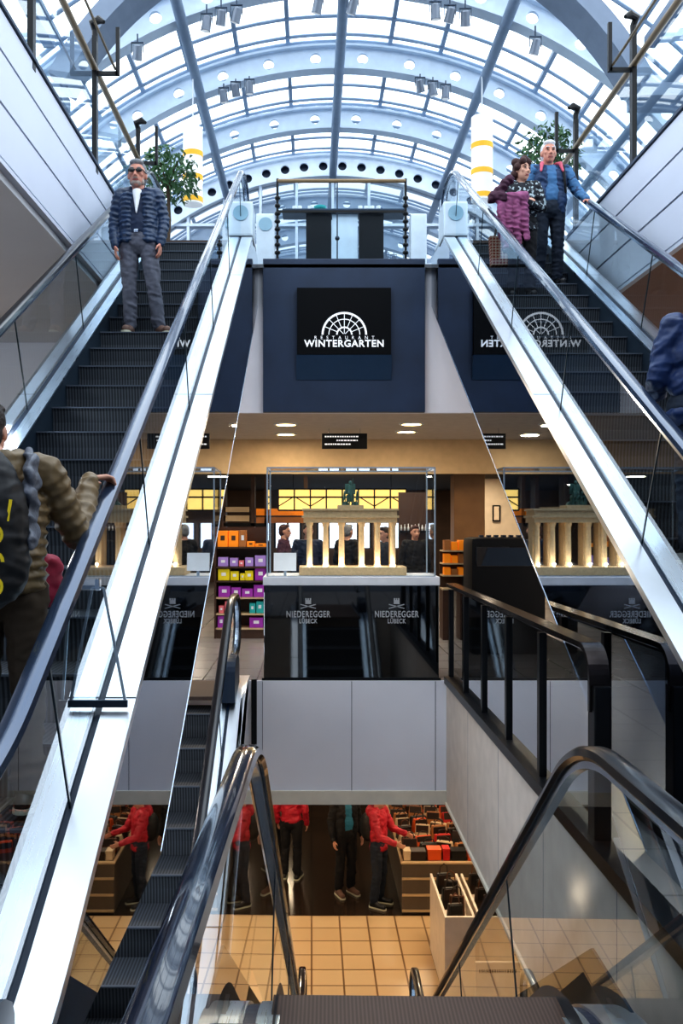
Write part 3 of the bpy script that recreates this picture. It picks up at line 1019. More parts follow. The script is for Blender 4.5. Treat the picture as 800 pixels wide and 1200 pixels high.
ro = 26.5 * sd / F
arcbar(em, cx, z0, ro * 0.91, ro, yt)
arcbar(em, cx, z0, ro * 0.66, ro * 0.70, yt)
arcbar(em, cx, z0, ro * 0.29, ro * 0.36, yt)
for k in range(1, 8):
    a = PI * k / 8
    r_in = 0.36 if k % 2 else 0.05
    em.bar((cx + ro * r_in * math.cos(a), yt - 0.003, z0 + ro * r_in * math.sin(a)), (cx + ro * 0.92 * math.cos(a), yt - 0.003, z0 + ro * 0.92 * math.sin(a)), 0.010, 0.004, up=(0, 1, 0))
em.build('arch_emblem', 'letter', sp)
text('lettering', 'RESTAURANT', 0.066, (cx, yt, W(0, 397.5, sd).z), 'letter', sp, spacing=2.55)
text('lettering', 'WINTERGARTEN', 0.138, (cx, yt, W(0, 404.5, sd).z), 'letter', sp, spacing=1.12, offset=0.004)

# hanging direction sign and ceiling lamps
hs = thing('direction_sign', 'small black direction sign hanging from the shop ceiling', 'sign', W(403, 526, 15.5))
p0 = W(377, 526, 15.5); p1 = W(430, 508, 15.5)
MB().bbox(p0.x, p1.x, 15.48, 15.53, p0.z, p1.z, 0.006).build('board', 'black', hs)
for x in (p0.x + 0.12, p1.x - 0.12):
    MB().tube([(x, 15.5, p1.z), (x, 15.5, ZC)], 0.006, 6).build('hanger', 'steel', hs)
b = MB()
for z, xs in ((-0.055, (0.05, 0.60)), (-0.12, (0.25, 0.62)), (-0.185, (0.05, 0.48))):
    x = p0.x + xs[0]
    while x < p0.x + xs[1]:
        w = random.uniform(0.02, 0.05)
        b.box(x, x + w, 15.474, 15.479, p1.z + z - 0.012, p1.z + z + 0.012); x += w + 0.012
b.build('lettering_line', 'letter', hs)
for i, (px, py) in enumerate(((335, 497), (335, 508.5), (482, 496.5), (476, 505.5))):
    d = (ZC - CZ) * F / (VY - py)
    p = W(px, py, d)
    t = thing('ceiling_downlight', ('round ceiling downlight %s' % ('left of the direction sign, nearer the sign wall', 'left of the direction sign, deeper in the shop', 'right of the direction sign, nearer the sign wall', 'right of the direction sign, deeper in the shop')[i]), 'ceiling light', (p.x, p.y, ZC), 0, 'downlights in the shop ceiling')
    MB().lathe((p.x, p.y, ZC), [(0.20, 0.0), (0.20, -0.015), (0.16, -0.02), (0.155, -0.005)], 24).build('ring', 'white', t)
    MB().lathe((p.x, p.y, ZC), [(0.155, -0.004), (0.155, -0.010)], 24).build('lens', 'warm_emit', t)

# ---------------------------------------------------------------- vitrine with the gate model
vt = thing('display_case', 'clear display case on a glossy black plinth at the edge of the well', 'display case', (0.44, 10.35, ZM))
X0, X1 = W(309, 0, 10).x, W(514, 0, 10).x
ztop = W(0, 686, 10).z
MB().bbox(X0, X1, 10.0, 10.8, ZM + 0.003, ztop, 0.008).build('plinth', 'black_glass', vt)
MB().bbox(X0 - 0.01, X1 + 0.01, 9.985, 10.82, ztop, ztop + 0.095, 0.01).build('top_slab', 'white', vt)
MB().box(X0 - 0.02, X1 + 0.02, 9.98, 10.0, ZM - 0.03, ZM + 0.025).build('base_rail', 'black_metal', vt)
ab0, ab1 = W(313, 0, 10.02).x, W(509.5, 0, 10.02).x
zb = ztop + 0.096; zt_ = W(0, 548, 10.02).z
b = MB()
ya, yb = 10.03, 10.74
vs = [(x, y, z) for x in (ab0, ab1) for y in (ya, yb) for z in (zb, zt_)]
b.add(vs, [(0, 4, 5, 1), (2, 3, 7, 6), (0, 1, 3, 2), (4, 6, 7, 5), (1, 5, 7, 3)])
b.mi(1)
for (i, j) in ((0, 1), (4, 5), (2, 3), (6, 7), (1, 5), (3, 7), (1, 3), (5, 7), (0, 4)):
    b.bar(vs[i], vs[j], 0.016, 0.016)
b.build('clear_cover', ['acrylic', 'acrylic_edge'], vt, fix=False)
for k, px in enumerate((361, 464.5)):
    c = W(px, 0, 9.995).x
    size = 0.098
    text('lettering', 'NIEDEREGGER', size, (c, 9.992, W(0, 720, 10).z), 'letter_grey', vt, spacing=1.12, offset=0.002, sx=0.70)
    text('lettering', 'LÜBECK', size * 0.72, (c, 9.992, W(0, 728, 10).z), 'letter_grey', vt, spacing=1.12, offset=0.002, sx=0.72)
    b = MB()
    z = W(0, 710.5, 10).z
    for sx in (-1, 1):
        b.bar((c - sx * 0.085, 9.99, z + 0.022), (c + sx * 0.085, 9.99, z - 0.022), 0.010, 0.004, up=(0, 1, 0))
    z2 = W(0, 704.5, 10).z
    b.prism([(9.992, z2 - 0.03), (9.988, z2 - 0.03), (9.988, z2 + 0.012), (9.992, z2 + 0.012)], c - 0.032, c + 0.032)
    for q in (-0.024, 0, 0.024):
        b.prism([(9.992, z2 + 0.012), (9.988, z2 + 0.012), (9.988, z2 + 0.034), (9.992, z2 + 0.034)], c + q - 0.008, c + q + 0.008)
    b.build('crossed_emblem', 'letter_grey', vt)

gd = 10.30
gm = thing('gate_model', 'sandstone-coloured model of a six-columned city gate inside the display case', 'model', (W(412, 0, gd).x, gd + 0.15, zb))
bx0, bx1 = W(350.5, 0, gd).x, W(475.5, 0, gd).x
zb1 = W(0, 664, gd).z
MB().bbox(bx0, bx1, gd - 0.08, gd + 0.40, zb + 0.002, zb1, 0.006).build('base', 'stone', gm)
zc1 = W(0, 612.5, gd).z
for px in (362.5, 381.5, 400, 423.5, 442, 460):
    c = W(px, 0, gd + 0.03).x
    MB().lathe((c, gd + 0.03, zb1), [(0.040, 0), (0.040, 0.02), (0.033, 0.03), (0.034, 0.10), (0.030, zc1 - zb1 - 0.05), (0.034, zc1 - zb1 - 0.04), (0.042, zc1 - zb1 - 0.015), (0.042, zc1 - zb1)], 18).build('column', 'stone', gm, smooth='auto')
    MB().box(c - 0.02, c + 0.02, gd + 0.16, gd + 0.36, zb1, zc1).build('rear_wall', 'stone', gm)
ex0, ex1 = W(355.5, 0, gd).x, W(465, 0, gd).x
b = MB()
b.bbox(ex0, ex1, gd - 0.03, gd + 0.38, zc1, zc1 + 0.055, 0.004)
b.bbox(ex0 - 0.02, ex1 + 0.02, gd - 0.05, gd + 0.40, zc1 + 0.055, zc1 + 0.08, 0.004)
b.bbox(ex0 + 0.0, ex1 - 0.0, gd - 0.03, gd + 0.36, zc1 + 0.08, zc1 + 0.135, 0.004)
b.bbox(ex0 - 0.015, ex1 + 0.015, gd - 0.05, gd + 0.38, zc1 + 0.135, zc1 + 0.16, 0.004)
b.build('entablature', 'stone', gm)
ac0, ac1 = W(396, 0, gd).x, W(426, 0, gd).x
MB().bbox(ac0, ac1, gd, gd + 0.3, zc1 + 0.16, zc1 + 0.20, 0.004).build('attic', 'stone', gm)
zq = zc1 + 0.20; qx = (ac0 + ac1) / 2
b = MB()
for k in range(4):   # four horses abreast
    x = qx + (k - 1.5) * 0.048
    b.ell((x, gd + 0.06, zq + 0.085), (0.017, 0.055, 0.026))
    b.cap((x, gd + 0.02, zq + 0.10), 0.014, (x, gd - 0.012, zq + 0.15), 0.010, 8)
    b.cap((x, gd - 0.012, zq + 0.15), 0.010, (x, gd - 0.042, zq + 0.135), 0.007, 8)
    for yy in (0.02, 0.10):
        for xx in (-0.009, 0.009):
            b.tube([(x + xx, gd + yy, zq + 0.08), (x + xx, gd + yy - 0.006, zq)], 0.005, 6)
b.bbox(qx - 0.045, qx + 0.045, gd + 0.13, gd + 0.21, zq + 0.04, zq + 0.12, 0.008)
b.cap((qx, gd + 0.16, zq + 0.12), 0.032, (qx, gd + 0.16, zq + 0.215), 0.022, 10)
b.ell((qx, gd + 0.155, zq + 0.26), (0.02, 0.022, 0.026))
for sx in (-1, 1):
    b.prism([(gd + 0.18, zq + 0.20), (gd + 0.19, zq + 0.25), (gd + 0.20, zq + 0.13)], qx + sx * 0.03 - 0.03, qx + sx * 0.03 + 0.03)
    b.tube([(qx + sx * 0.055, gd + 0.14, zq), (qx + sx * 0.055, gd + 0.22, zq)], 0.045, 14)
b.tube([(qx + 0.03, gd + 0.12, zq + 0.10), (qx + 0.03, gd + 0.10, zq + 0.31)], 0.004, 6)
b.build('chariot_group', 'verdigris', gm, smooth='auto')['label'] = 'green chariot with four horses and winged driver'
for px in (362.5, 381.5, 400, 423.5, 442, 460):
    c = W(px, 0, gd).x
    MB().lathe((c, gd - 0.045, zb1), [(0.012, 0.0), (0.012, 0.006)], 10).build('uplight', 'warm_emit', gm)
    point('uplight_lamp', (c, gd - 0.045, zb1 + 0.03), 1.5, WARM, 0.012)
cs = thing('information_card', 'white printed card on a small stand inside the display case', 'card', W(334, 677, 10.15))
p0 = W(320.5, 669, 10.15); p1 = W(347, 648, 10.15)
MB().add([(p0.x, 10.15, p0.z), (p1.x, 10.15, p0.z), (p1.x, 10.18, p1.z), (p0.x, 10.18, p1.z), (p0.x, 10.16, p0.z), (p1.x, 10.16, p0.z), (p1.x, 10.19, p1.z), (p0.x, 10.19, p1.z)],
         [(0, 1, 2, 3), (4, 7, 6, 5), (0, 4, 5, 1), (1, 5, 6, 2), (2, 6, 7, 3), (3, 7, 4, 0)]).build('card', 'lamp_white', cs)
MB().bar(W(334, 669, 10.165), (W(334, 0, 10.165).x, 10.165, zb + 0.002), 0.03, 0.01).build('stand', 'acrylic_edge', cs)

# ---------------------------------------------------------------- railing beside the well
rl = thing('railing', 'black railing with glass panes and bronze hand bar along the right edge of the well', 'railing', (1.53, 7.5, ZM))
rx = 1.53
for k, y in enumerate((9.95, 9.0, 8.05, 7.05, 6.03)):
    MB().bbox(rx - 0.025, rx + 0.025, y - 0.035, y + 0.035, ZM, ZM + 1.0, 0.006).build('post', 'black_metal', rl)
MB().bbox(rx - 0.04, rx + 0.05, 4.78, 4.90, ZM, ZM + 0.86, 0.01).build('end_post', 'black_metal', rl)
MB().box(VXR - 0.025, rx + 0.05, VY0, 9.97, ZM - 0.03, ZM + 0.05).build('base_channel', 'black_metal', rl)
cap = fillet([(9.97, ZM + 1.05), (4.84, ZM + 1.05), (4.84, ZM + 0.72)], [0.28], 10)
MB().sweep(cap, rx, [(-0.055, -0.02), (-0.055, 0.012), (-0.045, 0.02), (0.045, 0.02), (0.055, 0.012), (0.055, -0.02)]).build('hand_bar', 'rail_cap', rl)
for y0, y1 in ((9.92, 9.03), (8.97, 8.08), (8.02, 7.08), (7.02, 6.06), (6.0, 4.92)):
    MB().add([(rx, y0, ZM + 0.05), (rx, y1, ZM + 0.05), (rx, y1, ZM + 1.0), (rx, y0, ZM + 1.0)], [(0, 1, 2, 3)]).build('glass_pane', 'rail_mirror', rl, fix=False)
# pole at the left end of the well wall
pl = thing('corner_post', 'slim black post at the corner of the well wall beside the short escalator', 'post', (-0.62, 9.96, ZM))
MB().bbox(-0.66, -0.60, 9.92, 9.96, ZM - 0.95, ZM + 0.02, 0.006).build('post', 'black_metal', pl)

# ---------------------------------------------------------------- glass railings of the upper floor
for side, x, sg, ds, lab in ((0, XL + 0.03, 1, (5.4, 7.68, 9.93, 12.4), 'glass railing with brass hand bar above the white parapet beside the plant and the man'),
                             (1, XR - 0.03, -1, (5.0, 7.4, 9.65, 11.75), 'glass railing with brass hand bar above the white parapet behind the couple')):
    r = thing('upper_railing', lab, 'railing', (x, 9, ZT), 0, 'railings of the upper floor')
    z0 = ZT + 0.06; zr = CZ + (4.98 if side == 0 else 4.88)
    for y in ds:
        MB().bar((x, y, z0), (x, y, zr + 0.35), 0.05, 0.08).build('post', 'black_metal', r)
        cr = fillet([(0, zr + 0.3), (0, zr + 0.52), (sg * -0.0 + 0.16, zr + 0.50)], [0.08], 6)
        MB().tube([(x, y, zr + 0.3), (x, y, zr + 0.42), (x + sg * -0.02, y - 0.03, zr + 0.49), (x + sg * 0.06, y - 0.07, zr + 0.50), (x + sg * 0.12, y - 0.10, zr + 0.46)], [0.03, 0.035, 0.045, 0.045, 0.02], 10).build('curled_tip', 'black_metal', r)
        b = MB()
        b.bar((x, y, zr - 0.05), (x + sg * 0.25, y, zr - 0.05), 0.04, 0.04)
        b.bar((x + sg * 0.25, y, zr - 0.07), (x + sg * 0.25, y, zr + 0.45), 0.04, 0.04)
        b.build('lamp_bracket', 'black_metal', r)
    MB().tube([(x, 1.0, zr), (x, 13.2, zr)], 0.035, 12).build('hand_bar', 'wood_rail', r, smooth=True)
    MB().tube([(x + sg * 0.22, 1.0, zr), (x + sg * 0.22, ds[2], zr)], 0.014, 8).build('thin_rod', 'wood_rail', r, smooth=True)
    for k in range(3):
        MB().add([(x, ds[k] + 0.08, z0), (x, ds[k + 1] - 0.08, z0), (x, ds[k + 1] - 0.08, zr - 0.1), (x, ds[k] + 0.08, zr - 0.1)], [(0, 1, 2, 3)]).build('glass_pane', 'glass_rail', r, fix=False)

# balustrade between the escalators on the upper floor
fb = thing('upper_railing', 'low balustrade with ornate black posts above the winter garden sign', 'railing', (AX, 13.3, ZT), 0, 'railings of the upper floor')
fd = 13.36
xa, xb_ = W(325, 0, fd).x, W(475, 0, fd).x
zr = W(0, 212, fd).z
for x in (xa, xb_):
    b = MB()
    b.bar((x, fd, ZT), (x, fd, zr + 0.03), 0.035, 0.035)
    for k in range(9):
        b.ell((x, fd, ZT + 0.10 + k * 0.115), (0.045, 0.045, 0.035), nu=8, nv=6)
    b.build('post', 'black_metal', fb)
MB().tube([(xa, fd, zr), (xb_, fd, zr)], 0.028, 10).build('hand_bar', 'wood_rail', fb)
MB().bar((xa, fd, W(0, 248, fd).z), (xb_, fd, W(0, 248, fd).z), 0.03, 0.035).build('mid_bar', 'black_metal', fb)
MB().add([(xa, fd, ZT + 0.05), (xb_, fd, ZT + 0.05), (xb_, fd, zr - 0.05), (xa, fd, zr - 0.05)], [(0, 1, 2, 3)]).build('glass_pane', 'glass_rail', fb, fix=False)
b = MB(); b.bar((W(395, 0, fd).x, fd, ZT), (W(395, 0, fd).x, fd, zr), 0.02, 0.02)
b.ell((W(395, 0, fd).x, fd - 0.03, W(0, 280, fd).z), 0.035)
b.build('glass_clamp', 'steel_dark', fb)

for pa, pb, lab, dsc in ((300, 322, 'white post cabinet with a pale blue disc beside the upper balustrade', 1), (481, 500, 'plain white post cabinet at the other end of the upper balustrade', 0)):
    a = W(pa, 298, 13.36); c = W(pb, 250, 13.36)
    t = thing('post_cabinet', lab, 'cabinet', ((a.x + c.x) / 2, 13.45, ZT))
    MB().bbox(a.x, c.x, 13.36, 13.60, ZT, c.z, 0.02).build('casing', 'white_metal', t)
    if dsc:
        MB().tube([((a.x + c.x) / 2, 13.362, c.z - 0.16), ((a.x + c.x) / 2, 13.345, c.z - 0.16)], 0.10, 20).build('end_disc', 'disc', t)
# serving counter with dark boards and cups behind it
cd = 14.6
ct = thing('serving_counter', 'narrow serving counter with two dark front boards behind the upper balustrade', 'counter', (AX, cd, ZT))
zc = W(0, 248, cd).z
MB().bbox(W(331, 0, cd).x, W(474, 0, cd).x, cd - 0.15, cd + 0.25, zc - 0.05, zc, 0.008).build('top', 'steel_dark', ct)
for pa, pb in ((358.5, 388), (420, 449)):
    o = MB().bbox(W(pa, 0, cd).x, W(pb, 0, cd).x, cd - 0.06, cd - 0.02, ZT, zc - 0.05, 0.005).build('front_board', 'black', ct)
MB().bbox(W(389, 0, cd).x, W(419, 0, cd).x, cd - 0.03, cd + 0.0, ZT, zc - 0.05, 0.005).build('front_panel', 'white_metal', ct)
bw = thing('bowl', 'teal bowl on the serving counter of the upper floor', 'bowl', W(375, 248, cd))
MB().lathe(W(375, 248, cd) + Vector((0, 0, 0.002)), [(0.05, 0), (0.09, 0.03), (0.105, 0.075), (0.095, 0.078), (0.06, 0.03)], 16).build('bowl_shell', 'teal', bw, smooth=True)
cups = (345, 351, 363, 422, 429, 436, 443)
for i, px in enumerate(cups):
    p = W(px, 248, cd)
    c = thing('cup', 'white cup on the upper serving counter, %s %s the teal bowl' % (('second', 'first', '')[min(i, 2)] if i < 2 else ORD[i - 2] if i > 2 else 'standing right', 'left of' if i < 2 else 'beside' if i == 2 else 'after'), 'cup', (p.x, p.y, p.z + 0.002), 0, 'cups on the upper serving counter')
    MB().lathe((p.x, p.y, p.z + 0.002), [(0.022, 0), (0.032, 0.02), (0.036, 0.085), (0.030, 0.085), (0.02, 0.02)], 12).build('cup_body', 'white', c, smooth=True)

# ---------------------------------------------------------------- hanging lamps, plants, spots
for i, (px, y0, y1, r_, lab) in enumerate(((226, 148, 240, 11.5, 'tall white cylinder lamp with yellow bands hanging beside the plant by the man'), (564.5, 135, 236, 12.5, 'tall white cylinder lamp with yellow bands hanging behind the couple'))):
    d = 15.0
    p = W(px, y1, d); q = W(px, y0, d)
    t = thing('hanging_lamp', lab, 'lamp', (p.x, d, p.z), 0, 'banded hanging lamps')
    rr = r_ * d / F; H = q.z - p.z
    MB().lathe((p.x, d, p.z), [(rr, 0.0), (rr, H * 0.97), (rr * 0.5, H), (0.02, H)], 24).build('lamp_shade', 'lamp_white', t, smooth='auto')
    for f in (0.02, 0.30, 0.60):
        MB().lathe((p.x, d, p.z + f * H), [(rr + 0.004, 0), (rr + 0.004, 0.085)], 24).build('band', 'yellow', t, smooth=False)
    a = (d - AX) and 0
    zt2 = VC[1] + math.sqrt((VR - 0.3) ** 2 - (p.x - AX) ** 2)
    MB().tube([(p.x, d, p.z + H), (p.x, d, zt2)], 0.012, 6).build('suspension_wire', 'white', t)


def leafy(px, py, d, rx, rz, n, lab, trunk_px=None):
    c = W(px, py, d)
    t = thing('potted_tree', lab, 'plant', (c.x, d, ZT), 0, 'potted trees on the upper floor')
    b = MB()
    for k in range(n):
        while True:
            u = Vector((random.uniform(-1, 1), random.uniform(-1, 1), random.uniform(-1, 1)))
            if 0.25 < u.length < 1:
                break
        p = c + Vector((u.x * rx, u.y * rx, u.z * rz))
        L = random.uniform(0.09, 0.15); w = L * 0.42
        ax = Vector((random.uniform(-1, 1), random.uniform(-1, 1), random.uniform(-1.2, 0.1))).normalized()
        s = ax.cross(Vector((random.uniform(-1, 1), random.uniform(-1, 1), random.uniform(-1, 1)))).normalized()
        nn = ax.cross(s)
        b.add([p, p + ax * L * 0.45 + s * w / 2 + nn * 0.01, p + ax * L - nn * 0.012, p + ax * L * 0.45 - s * w / 2 + nn * 0.01, p + ax * L * 0.5 - nn * 0.006], [(0, 1, 4), (1, 2, 4), (2, 3, 4), (3, 0, 4)])
    b.build('foliage', 'leaf', t, fix=False)
    b = MB()
    b.tube([(c.x, d, ZT + 0.4), (c.x + 0.03, d, ZT + 0.9), (c.x, d, c.z)], [0.035, 0.03, 0.02], 8)
    for k in range(7):
        a = 2 * PI * k / 7
        b.tube([(c.x, d, c.z - rz * 0.5), (c.x + rx * 0.4 * math.cos(a), d + rx * 0.4 * math.sin(a), c.z), (c.x + rx * 0.75 * math.cos(a), d + rx * 0.75 * math.sin(a), c.z + rz * 0.3)], [0.015, 0.01, 0.005], 6)
    b.build('trunk', 'bark', t)
    MB().lathe((c.x, d, ZT), [(0.20, 0), (0.26, 0.42), (0.28, 0.45), (0.24, 0.45), (0.22, 0.40)], 20).build('planter', 'pot', t, smooth='auto')


leafy(196, 204, 14.0, 0.50, 0.44, 620, 'bushy potted tree behind the man in the quilted jacket')
leafy(642, 182, 14.2, 0.50, 0.52, 560, 'potted tree with green leaves behind the white-haired man')

spots = [(242, 28, 13.3, 1), (259, 21, 13.3, 1), (277, 18, 13.3, 1), (161, 62, 13.3, 0), (372, 7, 13.3, 0), (413, 8, 13.3, 0), (510, 14, 13.3, 1), (527, 18, 13.3, 1), (545, 22, 13.3, 1), (627, 55, 13.3, 0),
         (262, 113, 15.7, 1), (276, 106, 15.7, 1), (292, 103, 15.7, 1), (492, 101, 15.7, 1), (507, 105, 15.7, 1), (522, 109, 15.7, 1)]
slab_ = ['outermost spotlight of the cluster on the nearer arch above the plant', 'middle spotlight of the cluster on the nearer arch above the plant', 'innermost spotlight of the cluster on the nearer arch above the plant',
         'single spotlight on the nearer arch above the man', 'spotlight left of the ridge beam at the top of the vault', 'spotlight right of the ridge beam at the top of the vault',
         'innermost spotlight of the nearer arch cluster above the couple', 'middle spotlight of the nearer arch cluster above the couple', 'outermost spotlight of the nearer arch cluster above the couple', 'single spotlight on the nearer arch close to the grey tie arch, above the white-haired man',
         'outermost spotlight of the second arch cluster above the left hanging lamp', 'middle spotlight of the second arch cluster above the left hanging lamp', 'innermost spotlight of the second arch cluster above the left hanging lamp',
         'innermost spotlight of the second arch cluster above the right hanging lamp', 'middle spotlight of the second arch cluster above the right hanging lamp', 'outermost spotlight of the second arch cluster above the right hanging lamp']
for (px, py, d, k), lab in zip(spots, slab_):
    p = W(px, py, d)
    t = thing('spotlight', lab, 'spotlight', (p.x, d, p.z), 0, 'spotlights under the vault')
    tilt = Matrix.Rotation(random.uniform(-0.35, 0.35), 3, 'Y') @ Matrix.Rotation(random.uniform(0.1, 0.5), 3, 'X')
    ax = tilt @ Vector((0, 0, -1))
    MB().tube([p - ax * 0.11, p - ax * 0.09, p + ax * 0.05, p + ax * 0.10], [0.045, 0.065, 0.070, 0.075], 14).build('housing', 'spot_grey', t, smooth='auto')
    MB().tube([p + ax * 0.098, p + ax * 0.104], [0.060, 0.060], 14).build('lens', 'lamp_white', t)
    zt2 = VC[1] + math.sqrt((VR - 0.2) ** 2 - (p.x - AX) ** 2)
    b = MB()
    b.bar((p.x - 0.085, d, p.z), (p.x - 0.085, d, p.z + 0.15), 0.012, 0.03)
    b.bar((p.x + 0.085, d, p.z), (p.x + 0.085, d, p.z + 0.15), 0.012, 0.03)
    b.bar((p.x - 0.09, d, p.z + 0.15), (p.x + 0.09, d, p.z + 0.15), 0.03, 0.012)
    b.tube([(p.x, d, p.z + 0.15), (p.x, d, max(zt2, p.z + 0.2))], 0.012, 6)
    b.build('yoke', 'steel_dark', t)

# ---------------------------------------------------------------- people
V = Vector


def hand(b, wrist, d, n, side, curl=0.5, k=1.0):
    """palm, four bent fingers and a thumb; d = along the hand, n = palm normal, side = towards the thumb"""
    w = V(wrist); d = V(d).normalized(); n = V(n); n = (n - d * n.dot(d)).normalized()
    s = n.cross(d).normalized()
    if s.dot(V(side)) < 0:
        s = -s
    for q in (-0.026, -0.009, 0.009, 0.026):
        b.cap(w + d * 0.005 * k + s * q * 0.7 * k, 0.014 * k, w + d * 0.080 * k + s * q * k, 0.013 * k, 8)
    for i, (q, L) in enumerate(((0.030, 0.070), (0.010, 0.080), (-0.010, 0.075), (-0.030, 0.058))):
        p0 = w + d * 0.082 * k + s * q * k
        a = 0.5 * curl
        d1 = (d * math.cos(a) + n * math.sin(a)).normalized()
        p1 = p0 + d1 * L * 0.5 * k
        a2 = 1.6 * curl
        d2 = (d * math.cos(a2) + n * math.sin(a2)).normalized()
        p2 = p1 + d2 * L * 0.5 * k
        b.cap(p0, 0.0098 * k, p1, 0.0090 * k, 8)
        b.cap(p1, 0.0090 * k, p2, 0.0076 * k, 8)
    p0 = w + d * 0.028 * k + s * 0.028 * k
    p1 = p0 + (d * 0.6 + s * 0.7 + n * 0.25).normalized() * 0.042 * k
    p2 = p1 + (d * 0.9 + s * 0.15 + n * 0.35).normalized() * 0.034 * k
    b.cap(p0, 0.0135 * k, p1, 0.0115 * k, 8)
    b.cap(p1, 0.0115 * k, p2, 0.0088 * k, 8)


BASE = dict(head=(0, -0.02, 1.60), neck=(0, 0.01, 1.46), shl=(0.18, 0.01, 1.405), shr=(-0.18, 0.01, 1.405),
            ell=(0.245, 0.03, 1.13), elr=(-0.245, 0.03, 1.13), wrl=(0.245, -0.06, 0.88), wrr=(-0.245, -0.06, 0.88),
            hpl=(0.092, 0, 0.92), hpr=(-0.092, 0, 0.92), knl=(0.10, -0.02, 0.50), knr=(-0.10, -0.02, 0.50),
            anl=(0.105, 0.03, 0.085), anr=(-0.105, 0.03, 0.085), tol=(0.13, -0.14, 0.03), tor=(-0.13, -0.14, 0.03),
            hdl=None, hdr=None)


def roll_limb(b, pts, radii, seg=0.054, puff=1.07):
    """quilted tube: a chain of fat rings along a bent limb"""
    for (p, q), (r, t) in zip(zip(pts[:-1], pts[1:]), zip(radii[:-1], radii[1:])):
        p = V(p); q = V(q); L = (q - p).length; n = max(2, int(L / seg))
        ax = (q - p).normalized()
        rot = ax.to_track_quat('Z', 'Y').to_matrix()
        b.cap(p, r * 0.93, q, t * 0.93)
        for i in range(n):
            f = (i + 0.5) / n
            rr = (r + (t - r) * f) * puff
            b.ell(p + ax * L * f, (rr, rr, L / n * 0.62), rot)


